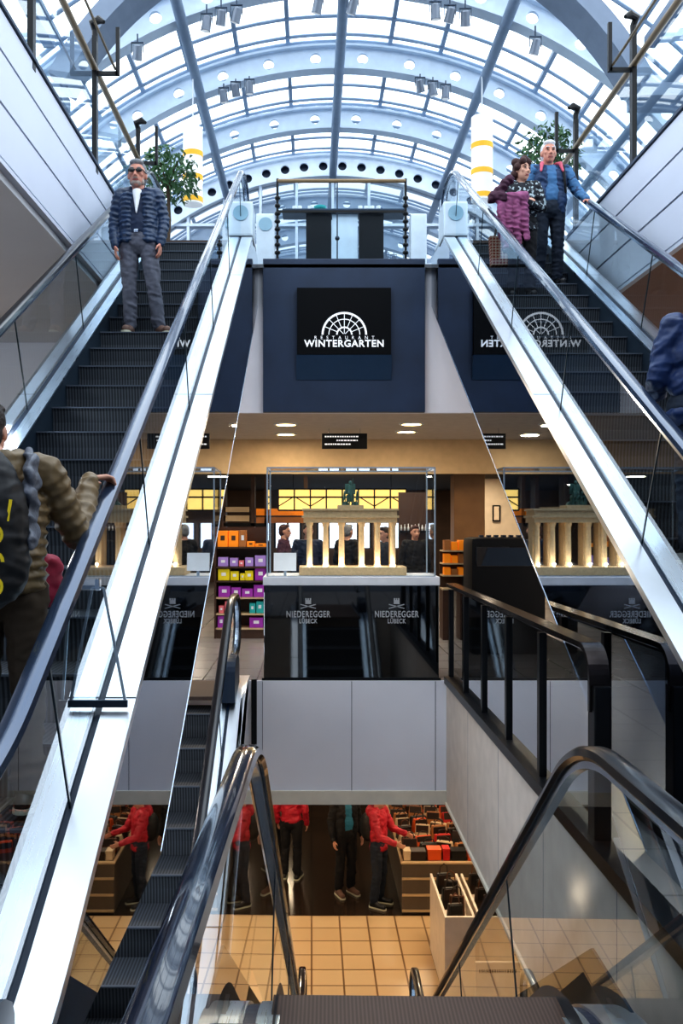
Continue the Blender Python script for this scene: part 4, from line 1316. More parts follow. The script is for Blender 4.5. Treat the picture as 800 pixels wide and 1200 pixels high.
def person(label, loc, rotz, H=1.72, pose=None, skin='skin', hair='hair_grey', hair_style='short', top='navy_puffer', puffer=False, open_front=False, inner=None, inner2=None,
           bottom='grey_trousers', shoes='shoe_brown', sole='shoe_sole', face=True, voxel=0.008, sunglasses=False, head_yaw=0.0, group=None, girth=1.0, top_len=0.0, beard=False, curl=(0.45, 0.45), hood=False, hs=1.0, sleeve=1.0):
    J = dict(BASE); J.update(pose or {})
    k = H / 1.72
    P = {a: V(v) * k for a, v in J.items() if a not in ('hdl', 'hdr')}
    root = thing('person', label, 'person', loc, rotz, group)
    b = MB()
    hd, nk = P['head'], P['neck']
    R = Matrix.Rotation(head_yaw, 3, 'Z')
    g = girth
    hk = k * hs
    hp = lambda x, y, z: hd + R @ V((x, y, z)) * hk
    # head
    b.ell(hp(0, 0.012, 0.022), (0.076 * hk, 0.094 * hk, 0.100 * hk), R, 16, 12)
    b.ell(hp(0, -0.020, -0.045), (0.060 * hk, 0.068 * hk, 0.072 * hk), R, 14, 10)
    b.ell(hp(0, -0.050, -0.092), (0.030 * hk, 0.028 * hk, 0.024 * hk), R)
    b.cap(hp(0, -0.078, 0.012), 0.010 * hk, hp(0, -0.102, -0.030), 0.0155 * hk, 8)
    for sx in (-1, 1):
        b.ell(hp(sx * 0.015, -0.088, -0.034), 0.010 * hk, nu=8, nv=6)
        b.ell(hp(sx * 0.030, -0.072, 0.034), (0.026 * hk, 0.014 * hk, 0.009 * hk), R)
        b.ell(hp(sx * 0.040, -0.058, -0.018), (0.024 * hk, 0.022 * hk, 0.020 * hk), R)
        b.ell(hp(sx * 0.078, 0.015, -0.005), (0.010 * hk, 0.020 * hk, 0.032 * hk), R)
    b.ell(hp(0, -0.080, -0.062), (0.025 * hk, 0.012 * hk, 0.007 * hk), R)
    b.ell(hp(0, -0.077, -0.074), (0.021 * hk, 0.012 * hk, 0.007 * hk), R)
    b.cap(hd + V((0, 0.03, -0.06)) * hk, 0.056 * hk, nk + V((0, 0.01, -0.05)) * k, 0.060 * k)
    # trunk
    ch = (P['shl'] + P['shr']) / 2
    pv = (P['hpl'] + P['hpr']) / 2
    at = lambda f, dy=0.0: pv + (ch - pv) * f + V((0, dy, 0)) * k
    b.ell(at(0.72), (0.165 * k * g, 0.105 * k * g, 0.20 * k), None, 16, 10)
    b.ell(at(0.35, -0.005), (0.150 * k * g, 0.108 * k * g, 0.18 * k), None, 16, 10)
    b.ell(at(0.07), (0.155 * k * g, 0.106 * k * g, 0.115 * k), None, 16, 10)
    b.cap(P['shl'], 0.058 * k, P['shr'], 0.058 * k)
    b.cap(nk + V((0, 0.01, -0.03)) * k, 0.060 * k, at(0.9), 0.09 * k)
    for s in 'lr':
        b.cap(P['sh' + s], 0.056 * k, P['el' + s], 0.041 * k)
        b.cap(P['el' + s], 0.041 * k, P['wr' + s], 0.027 * k)
        b.cap(P['hp' + s], 0.078 * k, P['kn' + s], 0.054 * k)
        b.cap(P['kn' + s], 0.056 * k, P['an' + s], 0.036 * k)
        b.cap(P['an' + s] + V((0, 0.02, -0.045)) * k, 0.034 * k, P['to' + s] + V((0, 0, 0.004)) * k, 0.028 * k)
        sx = 1 if s == 'l' else -1
        hdv = J['hd' + s]
        dirn = V(hdv[0]) if hdv else (P['wr' + s] - P['el' + s])
        nrm = V(hdv[1]) if hdv else V((-sx, 0, 0))
        tside = V(hdv[2]) if hdv and len(hdv) > 2 else V((0, -1, 0))
        hand(b, P['wr' + s], dirn, nrm, tside, curl[0 if s == 'l' else 1], k)
    lipc = hp(0, -0.080, -0.068)
    Ri = R.inverted()

    def colour(c):
        q = Ri @ (c - hd) / hk
        if abs(q.x) < 0.026 and q.y < -0.07 and -0.079 < q.z < -0.058:
            return 1
        return 0
    remesh(b, 'body', [skin, 'lips'], root, voxel, 2, colour if face else None)
    # hair
    if hair:
        b = MB()
        b.ell(hp(0, 0.030, 0.042), (0.083 * hk, 0.096 * hk, 0.094 * hk), R, 16, 12)
        if hair_style == 'short':
            b.ell(hp(0, 0.050, -0.010), (0.080 * hk, 0.075 * hk, 0.085 * hk), R, 14, 10)
            b.ell(hp(0, -0.028, 0.100), (0.066 * hk, 0.050 * hk, 0.032 * hk), R, 14, 8)
        elif hair_style == 'bob':
            for (x, y, z, r) in ((-0.07, 0.0, 0.03, 0.045), (0.07, 0.0, 0.03, 0.045), (-0.06, 0.05, -0.03, 0.05), (0.06, 0.05, -0.03, 0.05), (0, 0.08, -0.02, 0.06), (-0.04, -0.05, 0.09, 0.042), (0.04, -0.05, 0.09, 0.042), (0, -0.03, 0.115, 0.05), (-0.05, 0.05, 0.10, 0.05), (0.05, 0.05, 0.10, 0.05)):
                b.ell(hp(x, y, z), r * hk, nu=10, nv=8)
        else:
            b.ell(hp(0, 0.06, -0.05), (0.085 * hk, 0.06 * hk, 0.13 * hk), R, 14, 10)
            b.ell(hp(0, -0.025, 0.10), (0.064 * hk, 0.05 * hk, 0.03 * hk), R, 14, 8)
        remesh(b, 'hair', [hair], root, max(voxel, 0.007), 2)
        if beard:
            b = MB()
            b.ell(hp(0, -0.036, -0.080), (0.046 * hk, 0.050 * hk, 0.034 * hk), R)
            for sx in (-1, 1):
                b.ell(hp(sx * 0.048, -0.012, -0.06), (0.018 * hk, 0.036 * hk, 0.034 * hk), R)
            b.ell(hp(0, -0.088, -0.052), (0.028 * hk, 0.010 * hk, 0.007 * hk), R)
            remesh(b, 'beard', ['stubble'], root, 0.006, 1)
    if face:
        for sx in (-1, 1):
            if not sunglasses:
                b = MB(); b.ell(hp(sx * 0.031, -0.080, 0.012), (0.013 * hk, 0.008 * hk, 0.007 * hk), R, 10, 8)
                b.build('eye', 'eye', root, smooth=True, local=True)
            b = MB(); b.ell(hp(sx * 0.031, -0.086, 0.036), (0.020 * hk, 0.006 * hk, 0.0045 * hk), R, 10, 6)
            b.build('eyebrow', hair, root, smooth=True, local=True)
    if sunglasses:
        b = MB()
        for sx in (-1, 1):
            b.ell(hp(sx * 0.033, -0.094, 0.010), (0.030 * hk, 0.007 * hk, 0.020 * hk), R, 14, 8)
            b.bar(hp(sx * 0.062, -0.088, 0.016), hp(sx * 0.084, 0.015, 0.012), 0.006, 0.008)
        b.bar(hp(-0.012, -0.098, 0.016), hp(0.012, -0.098, 0.016), 0.006, 0.006)
        b.build('sunglasses', 'eye', root, smooth=True, local=True)
    # trousers
    b = MB()
    b.ell(at(0.04), (0.176 * k * g, 0.126 * k * g, 0.155 * k), None, 16, 10)
    b.ell(at(0.17), (0.158 * k * g, 0.116 * k * g, 0.09 * k), None, 16, 10)
    for s in 'lr':
        b.cap(P['hp' + s] + V((0, 0, -0.02)), 0.100 * k, P['kn' + s], 0.074 * k)
        cuff = P['an' + s] + V((0, 0, 0.03)) * k
        b.cap(P['kn' + s], 0.073 * k, cuff, 0.066 * k)
        kn = P['kn' + s]
        for f, rr in ((0.25, 0.078), (0.5, 0.075), (0.75, 0.073), (0.92, 0.076)):
            c = kn + (cuff - kn) * f
            b.ell(c + V((random.uniform(-.01, .01), random.uniform(-.01, .01), 0)), (rr * k, rr * k, 0.03 * k), Matrix.Rotation(random.uniform(-.4, .4), 3, 'Y'))
    remesh(b, 'trousers', [bottom], root, max(voxel, 0.009), 3, wrinkle=0.008)
    # shoes
    for s in 'lr':
        b = MB()
        an, to = P['an' + s], P['to' + s]
        heel = V((an.x, an.y + 0.035 * k, an.z - 0.045 * k))
        toe = V((to.x, to.y, to.z + 0.012 * k))
        b.cap(heel, 0.045 * k, toe, 0.040 * k)
        b.cap(an + V((0, 0, 0.0)), 0.048 * k, (heel + toe) / 2 + V((0, 0, 0.01)), 0.044 * k)
        z0 = an.z - 0.085 * k
        zz = [v for v in b.v]
        b.v = [V((v.x, v.y, max(v.z, z0 + 0.004))) for v in zz]
        o = remesh(b, 'shoe', [shoes], root, max(voxel, 0.008), 2)
        mb = MB(); dv = (toe - heel); dv.z = 0; dv.normalize(); sv = V((-dv.y, dv.x, 0))
        ring = []
        for t in range(16):
            a = 2 * PI * t / 16
            e = heel if math.cos(a) < 0 else toe
            ring.append(V((e.x, e.y, 0)) + dv * math.cos(a) * 0.046 * k + sv * math.sin(a) * 0.046 * k)
        vs = [V((p.x, p.y, z0)) for p in ring] + [V((p.x, p.y, z0 + 0.022 * k)) for p in ring]
        mb.add(vs, [tuple(range(15, -1, -1)), tuple(range(16, 32))] + [(t, (t + 1) % 16, 16 + (t + 1) % 16, 16 + t) for t in range(16)])
        mb.build('sole', sole, o, local=True)
    # upper clothing
    infl = 0.030 if puffer else 0.016
    if inner:
        b = MB()
        b.ell(at(0.72), (0.176 * k * g, 0.118 * k * g, 0.21 * k), None, 16, 10)
        b.ell(at(0.35, -0.005), (0.164 * k * g, 0.124 * k * g, 0.20 * k), None, 16, 10)
        b.cap(P['shl'] * 0.9 + P['shr'] * 0.1, 0.062 * k, P['shr'] * 0.9 + P['shl'] * 0.1, 0.062 * k)
        remesh(b, 'vest' if inner != 'blue_shirt' else 'pullover', [inner], root, max(voxel, 0.009), 3, wrinkle=0.006)
    if inner2:
        b = MB()
        f0 = at(0.98, -0.100 * g); f1 = at(0.60, -0.128 * g)
        for t_ in range(9):
            f_ = t_ / 8
            c_ = f0 + (f1 - f0) * f_ + V((0, -0.010 + 0.016 * (1 - f_), 0.02 * (1 - f_)))
            b.ell(c_, ((0.050 - 0.040 * f_) * k, 0.022 * k, 0.032 * k))
        remesh(b, 'shirt', [inner2], root, 0.008, 2)
    b = MB()
    lowf = -0.02 - top_len
    if puffer:
        nl = 11
        for i in range(nl):
            f = lowf + (1.0 - lowf) * (i + 0.5) / nl
            wx = (0.168 if f > 0.5 else 0.160) * (1.0 if f < 0.85 else 0.9)
            if open_front:
                for sx in (-1, 1):
                    b.ell(at(f, 0.015) + V((sx * (0.112 if f < 0.9 else 0.10) * k, 0, 0)), (0.098 * k, 0.150 * k, 0.046 * k), Matrix.Rotation(-sx * 0.22, 3, 'Z'), 14, 8)
                b.ell(at(f, 0.055), (wx * 0.95 * k, 0.095 * k, 0.046 * k), None, 16, 8)
            else:
                b.ell(at(f, 0.005), ((wx + infl) * k * g, (0.125 + infl) * k * g, 0.048 * k), None, 16, 8)
        b.cap(P['shl'], 0.074 * k, ch + V((0.08, 0.03, 0.03)) * k, 0.07 * k)
        b.cap(P['shr'], 0.074 * k, ch + V((-0.08, 0.03, 0.03)) * k, 0.07 * k)
        for i in range(9):   # stand-up collar
            a = PI * (0.0 + i / 8.0)
            b.ell(nk + V((0.082 * math.cos(a), 0.012 + 0.075 * math.sin(a), -0.015)) * k, (0.026 * k, 0.026 * k, 0.045 * k))
        for s in 'lr':
            d = (P['wr' + s] - P['el' + s]).normalized()
            roll_limb(b, [P['sh' + s], P['el' + s], P['wr' + s] - d * 0.005], [0.080 * k, 0.066 * k, 0.048 * k])
    else:
        if open_front:
            for sx in (-1, 1):
                b.ell(at(0.70, 0.012) + V((sx * 0.095 * k, 0, 0)), (0.100 * k * g, 0.138 * k * g, 0.22 * k), None, 14, 10)
                b.ell(at(0.28, 0.012) + V((sx * 0.108 * k, 0, 0)), (0.088 * k * g, 0.140 * k * g, 0.30 * k), None, 14, 10)
            b.ell(at(0.45, 0.055), (0.160 * k, 0.085 * k, 0.36 * k), None, 14, 10)
        else:
            b.ell(at(0.72), (0.184 * k * g, 0.126 * k * g, 0.21 * k), None, 16, 10)
            b.ell(at(0.35, -0.003), (0.172 * k * g, 0.132 * k * g, 0.20 * k), None, 16, 10)
            b.ell(at(lowf + 0.12), (0.180 * k * g, 0.134 * k * g, 0.13 * k), None, 16, 10)
        b.cap(P['shl'], 0.070 * k, P['shr'], 0.070 * k)
        for i in range(9):
            a = PI * (-0.1 + 1.2 * i / 8.0)
            b.ell(nk + V((0.074 * math.cos(a), 0.012 + 0.07 * math.sin(a), -0.03)) * k, (0.022 * k, 0.022 * k, 0.034 * k))
        for s in 'lr':
            d = (P['wr' + s] - P['el' + s]).normalized()
            b.cap(P['sh' + s], 0.072 * k * sleeve, P['el' + s], 0.058 * k * sleeve)
            b.cap(P['el' + s], 0.058 * k * sleeve, P['wr' + s] - d * 0.01, 0.044 * k * sleeve)
            for f in (0.3, 0.55, 0.8):
                c = P['sh' + s] + (P['el' + s] - P['sh' + s]) * f
                b.ell(c + V((random.uniform(-.008, .008), random.uniform(-.008, .008), 0)), (0.068 * k, 0.066 * k, 0.028 * k), Matrix.Rotation(random.uniform(-.5, .5), 3, 'Y'))
    if hood:
        for i in range(9):
            a = PI * (-0.15 + 1.3 * i / 8.0)
            b.ell(nk + V((0.105 * math.cos(a), 0.03 + 0.105 * math.sin(a), -0.01)) * k, (0.05 * k, 0.05 * k, 0.055 * k))
        b.ell(nk + V((0, 0.12, -0.05)) * k, (0.12 * k, 0.07 * k, 0.10 * k))
    zc_ = min(at(lowf).z - (0.03 if puffer else 0.0), 9)
    if not puffer:
        arms = min(P['wrl'].z, P['wrr'].z, P['ell'].z, P['elr'].z)
        b.v = [V((v.x, v.y, max(v.z, zc_))) if abs(v.x - pv.x) < 0.19 * k and v.z < zc_ else v for v in b.v]
    remesh(b, 'jacket', [top], root, max(voxel, 0.008), 2 if puffer else 3, wrinkle=0.007 if puffer else 0.011)
    return root, P


def zstep(d):
    return CZ + NL + TAN * d


# man on the left escalator
yb0 = 8.77
man, mp = person('man in sunglasses and quilted navy jacket standing on the escalator steps', (-1.71, yb0 + 0.20, zstep(yb0) + 0.004), 0.0, 1.70,
                 dict(hpl=(0.10, 0, 0.92), hpr=(-0.09, 0, 0.92), knl=(0.155, -0.03, 0.50), knr=(-0.09, -0.01, 0.50), anl=(0.20, 0.03, 0.085), anr=(-0.09, 0.03, 0.085), tol=(0.30, -0.10, 0.03), tor=(-0.10, -0.145, 0.03),
                      ell=(0.245, 0.03, 1.14), elr=(-0.25, 0.03, 1.13), wrl=(0.225, -0.05, 0.91), wrr=(-0.22, -0.07, 0.88), head=(-0.01, -0.02, 1.60), hdl=((0, -0.15, -1), (-1, 0.1, 0), (0, -1, 0)), hdr=((0.1, -0.15, -1), (1, 0.2, 0), (0, -1, 0))),
                 skin='skin_red', hair='hair_grey', top='navy_puffer', puffer=True, open_front=True, inner='navy_vest', inner2='shirt_white', bottom='grey_trousers', shoes='shoe_brown', voxel=0.007, sunglasses=True, beard=True, hs=1.13)
# belt buckle area
b = MB(); b.bbox(-0.02, 0.02, -0.135, -0.125, 0.985, 1.015, 0.004)
b.build('belt_buckle', 'steel', man, local=True)

# couple on the right escalator
yc0 = 10.27
hy = yc0 + 0.20
hm, hp_ = person('white-haired man in a blue jacket and dark trousers, hand on the escalator handrail', (2.74, hy, zstep(yc0) + 0.004), 0.0, 1.66,
                 dict(shl=(0.20, 0.01, 1.40), ell=(0.315, -0.06, 1.14), wrl=(0.375, -0.24, 0.965), elr=(-0.25, 0.06, 1.12), wrr=(-0.22, -0.02, 0.90), hdl=((0.10, -0.9, -0.35), (0.0, 0.3, -1), (-1, -0.2, 0)),
                      anl=(0.10, 0.03, 0.085), knl=(0.10, -0.01, 0.50), anr=(-0.12, 0.05, 0.085), head=(-0.01, -0.02, 1.60)),
                 skin='skin_red', hair='hair_white', top='blue_vest', open_front=True, inner='blue_shirt', bottom='dark_denim', shoes='shoe_black', sole='shoe_black', voxel=0.008, girth=1.08, top_len=0.12, curl=(0.75, 0.4), hs=1.1)
# sleeves and collar lining that show in another colour than the vest
b = MB()
for s in 'lr':
    b.cap(hp_['sh' + s], 0.074, hp_['el' + s], 0.062); b.cap(hp_['el' + s], 0.061, hp_['wr' + s] - (hp_['wr' + s] - hp_['el' + s]).normalized() * 0.01, 0.047)
    for f in (0.25, 0.5, 0.75):
        b.ell(hp_['sh' + s] + (hp_['el' + s] - hp_['sh' + s]) * f, (0.070, 0.068, 0.03), Matrix.Rotation(random.uniform(-.5, .5), 3, 'Y'))
remesh(b, 'sleeve', ['blue_shirt'], hm, 0.009, 3, wrinkle=0.009)
b = MB()
for sx in (-1, 1):
    b.cap((sx * 0.105, -0.09, 1.40), 0.022, (sx * 0.085, 0.02, 1.43), 0.024); b.cap((sx * 0.105, -0.09, 1.40), 0.024, (sx * 0.125, -0.13, 1.30), 0.014)
remesh(b, 'lining', ['pink_lining'], hm, 0.008, 2)
b = MB(); b.cap((0.135, -0.11, 1.36), 0.016, (0.15, -0.15, 1.05), 0.014)
b.build('strap', 'black_cloth', hm, local=True, smooth=True)

yw0 = 9.86
wm, wp = person('woman with dark auburn hair in a flower-print jacket, a folded mauve coat over her arm', (2.33, yw0 + 0.20, zstep(yw0) + 0.004), -0.1, 1.53,
                dict(elr=(-0.25, -0.02, 1.13), wrr=(-0.02, -0.22, 1.16), ell=(0.25, -0.03, 1.12), wrl=(0.05, -0.24, 1.12), hdr=((1, -0.15, 0.1), (0, 0.6, -0.7), (0, -0.3, 1)), hdl=((-1, -0.1, 0.0), (0, 0.8, -0.3), (0, -0.2, 1)), head=(0.0, -0.03, 1.59)),
                hair='hair_auburn', hair_style='bob', top='flower', bottom='black_cloth', shoes='shoe_black', sole='shoe_black', voxel=0.008, girth=1.12, top_len=0.18, head_yaw=0.65, hs=1.12)
# the coat over her arm: carried, so a thing of its own
ct_ = thing('coat', 'mauve and plum coat hanging folded over the forearm of the auburn-haired woman', 'coat', (2.17, yw0 - 0.04, zstep(yw0) + 0.75))
b = MB()
o0 = V((2.16, yw0 - 0.04, zstep(yw0)))
for i in range(7):
    x = -0.12 + 0.042 * i
    L = 0.42 + 0.10 * math.sin(i * 2.1)
    b.cap(o0 + V((x, -0.02 + 0.02 * (i % 2), 1.02)), 0.045, o0 + V((x * 1.05 + 0.02, -0.04 + 0.03 * (i % 2), 1.02 - L)), 0.035, 10)
b.cap(o0 + V((-0.13, 0.0, 1.03)), 0.06, o0 + V((0.13, -0.02, 1.05)), 0.06)
remesh(b, 'coat_body', ['mauve'], ct_, 0.009, 3, wrinkle=0.014).location = -ct_.location
b = MB()
for i in range(6):
    f = i / 5
    b.ell(o0 + V((-0.03 - 0.17 * f + 0.01 * (-1) ** i, 0.0, 1.24 - 0.20 * f)), (0.055, 0.06, 0.05), Matrix.Rotation(0.6 * (-1) ** i, 3, 'Y'))
b.cap(o0 + V((-0.20, -0.02, 1.06)), 0.05, o0 + V((-0.10, -0.03, 1.04)), 0.06)
b.cap(o0 + V((0.02, 0.01, 0.80)), 0.06, o0 + V((0.03, 0.01, 0.52)), 0.05)
b.cap(o0 + V((-0.06, 0.02, 0.80)), 0.05, o0 + V((-0.05, 0.02, 0.50)), 0.045)
remesh(b, 'coat_lining', ['plum'], ct_, 0.009, 3, wrinkle=0.012).location = -ct_.location
bgx, bgy = 2.12, 10.12
bz = W(0, 318, bgy).z
sb = thing('shopping_bag', 'brown checked paper shopping bag held low beside the flower-print woman', 'bag', (bgx, bgy, bz))
b = MB()
b.add([(bgx - 0.12, bgy - 0.05, bz + 0.06), (bgx + 0.10, bgy - 0.05, bz + 0.06), (bgx + 0.12, bgy - 0.05, bz + 0.38), (bgx - 0.14, bgy - 0.05, bz + 0.38), (bgx - 0.12, bgy + 0.06, bz + 0.06), (bgx + 0.10, bgy + 0.06, bz + 0.06), (bgx + 0.12, bgy + 0.05, bz + 0.38), (bgx - 0.14, bgy + 0.05, bz + 0.38)],
      [(0, 1, 2, 3), (5, 4, 7, 6), (4, 0, 3, 7), (1, 5, 6, 2), (4, 5, 1, 0)])
b.build('bag_body', 'bag_check', sb)
b = MB()
b.tube([(bgx - 0.08, bgy - 0.05, bz + 0.38), (bgx - 0.05, bgy - 0.04, bz + 0.54), (bgx + 0.03, bgy - 0.04, bz + 0.54), (bgx + 0.06, bgy - 0.05, bz + 0.38)], 0.006, 6)
b.tube([(bgx - 0.08, bgy + 0.05, bz + 0.38), (bgx - 0.05, bgy + 0.02, bz + 0.54), (bgx + 0.03, bgy + 0.02, bz + 0.54), (bgx + 0.06, bgy + 0.05, bz + 0.38)], 0.006, 6)
b.build('bag_handle', 'shelf_wood', sb)

# olive puffer person in the foreground, walking up with one hand on the rail
yo = 3.55
op, opp = person('person in an olive-brown puffer jacket with a black backpack, reaching for the handrail', (-1.255, yo + 0.15, zstep(yo) + 0.004), PI, 1.66,
                 dict(shr=(-0.175, 0.0, 1.42), elr=(-0.27, -0.18, 1.14), wrr=(-0.255, -0.435, 1.41), hdr=((-0.72, -0.62, 0.12), (-0.15, 0.0, -1), (0.6, -0.7, 0)), head=(0.085, -0.05, 1.59)),
                 hair='hair_dark', top='olive', puffer=True, bottom='brown_trousers', shoes='shoe_black', voxel=0.006, hood=True, curl=(0.4, 0.85))
bp = thing('backpack', 'black backpack with yellow print and grey padded sides on the olive-jacketed back', 'backpack', (-1.25, yo - 0.05, zstep(yo) + 0.85))
o0 = V((-1.255, yo + 0.15, zstep(yo)))
b = MB()
b.ell(o0 + V((0, -0.27, 1.16)), (0.185, 0.11, 0.30), None, 20, 14)
b.ell(o0 + V((0, -0.25, 1.02)), (0.19, 0.12, 0.20), None, 20, 14)
remesh(b, 'pack_body', ['pack_black'], bp, 0.008, 3, wrinkle=0.006).location = -bp.location
for sx in (-1, 1):
    b = MB()
    for i in range(7):
        f = i / 6
        b.ell(o0 + V((sx * (0.175 + 0.012 * math.sin(i * 2.3)), -0.19 - 0.02 * f, 1.38 - 0.27 * f)), (0.024 - 0.008 * f, 0.070, 0.045), Matrix.Rotation(0.5 * (-1) ** i, 3, 'X'))
    b.cap(o0 + V((sx * 0.13, -0.09, 1.45)), 0.020, o0 + V((sx * 0.17, -0.20, 1.34)), 0.024)
    remesh(b, 'side_panel', ['pack_grey'], bp, 0.007, 4, wrinkle=0.010).location = -bp.location
b = MB()
yy = o0.y - 0.385
b.bar((o0.x + 0.14, yy + 0.05, o0.z + 1.25), (o0.x + 0.13, yy + 0.045, o0.z + 1.17), 0.010, 0.012)
for zc_, r_ in ((1.12, 0.030), (1.02, 0.034), (0.93, 0.030)):
    vs = []; fs = []
    for t in range(17):
        a = 2 * PI * t / 16
        for q in (0.62, 1.0):
            vs.append((o0.x + 0.095 + r_ * q * math.cos(a), yy + 0.012, o0.z + zc_ + r_ * q * 1.2 * math.sin(a)))
    n0 = 12 if zc_ == 1.02 else 16
    for t in range(n0):
        fs.append((2 * t, 2 * t + 1, 2 * t + 3, 2 * t + 2))
    b.add(vs, fs)
b.build('yellow_print', 'pack_yellow', bp, fix=False)
rb = thing('shoulder_bag', 'pink and red soft bag hanging beside the olive-jacketed person', 'bag', (-1.16, 3.98, zstep(3.98) + 0.55))
b = MB()
c = W(47, 684, 3.95)
b.ell(c, (0.10, 0.07, 0.115), None, 16, 10); b.ell(c + V((0.025, 0, 0.06)), (0.075, 0.06, 0.07)); b.ell(c + V((-0.04, 0.01, -0.05)), (0.08, 0.06, 0.07))
remesh(b, 'bag_body', ['red_pink'], rb, 0.008, 3, wrinkle=0.012).location = -rb.location
MB().tube([c + V((-0.05, 0, 0.09)), c + V((-0.10, -0.02, 0.24)), c + V((-0.16, -0.05, 0.42))], 0.012, 8).build('strap', 'red_pink', rb)

# person in royal blue at the right edge
yr = 5.15
rp_, rpp = person('person in a bright navy-blue jacket walking up beside the near handrail', (2.30, yr + 0.15, zstep(yr) + 0.004), PI, 1.66,
                  dict(shl=(0.185, 0.0, 1.42), ell=(0.27, -0.03, 1.14), wrl=(0.20, -0.26, 1.06), hdl=((-0.2, -1, -0.1), (-1, 0, -0.3), (0, 0, 1))),
                  hair='hair_dark', top='royal_blue', bottom='dark_denim', shoes='shoe_black', voxel=0.008, top_len=0.15, girth=1.35, sleeve=1.35)

# shoppers on the lower floor
sh1, _ = person('shopper in a red jacket with a black backpack at the handbag table', (1.00, 13.55, ZL + 0.004), -PI / 2 - 0.5 + PI, 1.70,
                dict(elr=(-0.24, -0.12, 1.12), wrr=(-0.20, -0.36, 1.05), ell=(0.24, -0.12, 1.12), wrl=(0.20, -0.36, 1.08)), hair='hair_dark', top='red_jacket', bottom='dark_denim', shoes='shoe_black', voxel=0.012, top_len=0.15, hood=True, group=None)
sh2, _ = person('shopper in a black coat and wide black trousers standing on the dark floor tiles', (0.52, 13.95, ZL + 0.004), 0.5, 1.74,
                None, hair='hair_grey', top='black_cloth', open_front=True, inner='teal_cloth', bottom='black_cloth', shoes='shoe_brown', voxel=0.012, top_len=0.2)
sh3, _ = person('shopper in a coral top and black trousers beside the striped-shirt shopper', (-0.33, 14.6, ZL + 0.004), 2.9, 1.70,
                None, hair='hair_dark', hair_style='long', top='red_jacket', bottom='black_cloth', shoes='shoe_black', voxel=0.013)
sh4, _ = person('shopper in a black and cream striped shirt beyond the escalator handrail', (-0.62, 14.9, ZL + 0.004), -2.7, 1.66,
                None, hair='hair_grey', top='stripe', bottom='black_cloth', shoes='shoe_black', voxel=0.013)
pk = thing('backpack', 'small black backpack on the red-jacketed shopper', 'backpack', (0.86, 13.45, 1.0))
b = MB(); b.ell((0.835, 13.60, 1.16), (0.10, 0.15, 0.22), Matrix.Rotation(0.5, 3, 'Z'))
remesh(b, 'pack_body', ['pack_black'], pk, 0.014, 2).location = -pk.location
# customers in the shop behind the display case
for px, d, rz, h, tp, hr, lab in ((361, 14.6, 0.3, 1.72, 'navy_vest', 'hair_dark', 'dark-haired customer in a navy pullover seen between the gate model columns'),
                                  (407, 15.5, 2.4, 1.70, 'black_cloth', 'hair_grey', 'grey-haired customer in black seen between the fourth and fifth gate columns'),
                                  (451, 14.9, -1.2, 1.66, 'dark_denim', 'hair_dark', 'dark-haired customer in slate clothes behind the last gate column'),
                                  (333, 16.0, 1.4, 1.70, 'plum', 'hair_auburn', 'customer in plum clothes behind the information card'),
                                  (486, 15.8, 0.2, 1.68, 'black_cloth', 'hair_auburn', 'auburn-haired customer in black near the right wall of the display case')):
    x = (px - VX) * d / F
    person(lab, (x, d, ZM + 0.004), rz, h, None, hair=hr, top=tp, bottom='black_cloth', shoes='shoe_black', voxel=0.014, group='customers in the shop')

# ---------------------------------------------------------------- confectionery shop on the middle floor
rk = thing('confectionery_rack', 'tall dark rack of bright confectionery boxes beside the display case', 'rack', (-1.06, 13.8, ZM))
rd = 13.6
sx0, sx1 = W(252, 0, rd).x, W(314, 0, rd).x
rows = [(641, 'top'), (664, 'second'), (680.5, 'third'), (700, 'fourth'), (719, 'fifth'), (736, 'lowest')]
MB().box(sx0, sx1, 13.98, 14.02, ZM, W(0, 618, rd).z).build('back_panel', 'shelf_wood', rk)
for x in (sx0, sx1):
    MB().box(x - 0.015, x + 0.015, rd, 14.0, ZM, W(0, 618, rd).z).build('side_panel', 'shelf_wood', rk)
for y, _n in rows:
    z = W(0, y, rd).z
    MB().box(sx0, sx1, rd, 13.98, z - 0.025, z).build('shelf', 'cream_trim' if y > 690 else 'shelf_wood', rk)
MB().box(sx0, sx1, rd + 0.02, 13.98, ZM, W(0, 738, rd).z).build('plinth', 'shelf_wood', rk)
bxs = [(0, 254.5, 266.5, 622, 'orange'), (0, 267.5, 279, 622, 'orange'), (0, 280, 288, 621.5, 'b_tan'), (0, 289, 298, 634.5, 'orange'), (0, 299, 311.5, 637, 'orange'),
       (1, 255, 267, 653, 'lilac'), (1, 269, 278.5, 654, 'lilac'), (1, 279.5, 285.5, 657, 'pink'), (1, 287, 296.5, 653.5, 'lilac'), (1, 298.5, 311.5, 651, 'lilac'),
       (2, 255, 268.5, 667, 'lemon'), (2, 269.5, 279.5, 669.5, 'lemon'), (2, 281, 286.5, 672, 'lemon'), (2, 287, 296.5, 669, 'lemon'), (2, 298.5, 311.5, 665.5, 'purple'),
       (3, 255.5, 269.5, 687, 'purple'), (3, 270.5, 282, 688.5, 'purple'), (3, 283, 296, 690, 'purple'), (3, 297, 311.5, 685.5, 'purple'),
       (4, 256, 262, 710, 'pink'), (4, 263, 269, 705, 'pink'), (4, 292, 299, 707, 'teal'), (4, 300, 308.5, 705, 'teal'),
       (5, 254.5, 263, 722, 'purple'), (5, 266, 272, 726, 'orange'), (5, 292, 308, 724, 'purple')]
cnt = {}
cname = dict(orange='orange', b_tan='caramel', lilac='lilac', pink='coral pink', lemon='yellow', purple='purple', teal='teal')
tot = {}
for r, *_ , c in bxs:
    tot[(r, c)] = tot.get((r, c), 0) + 1
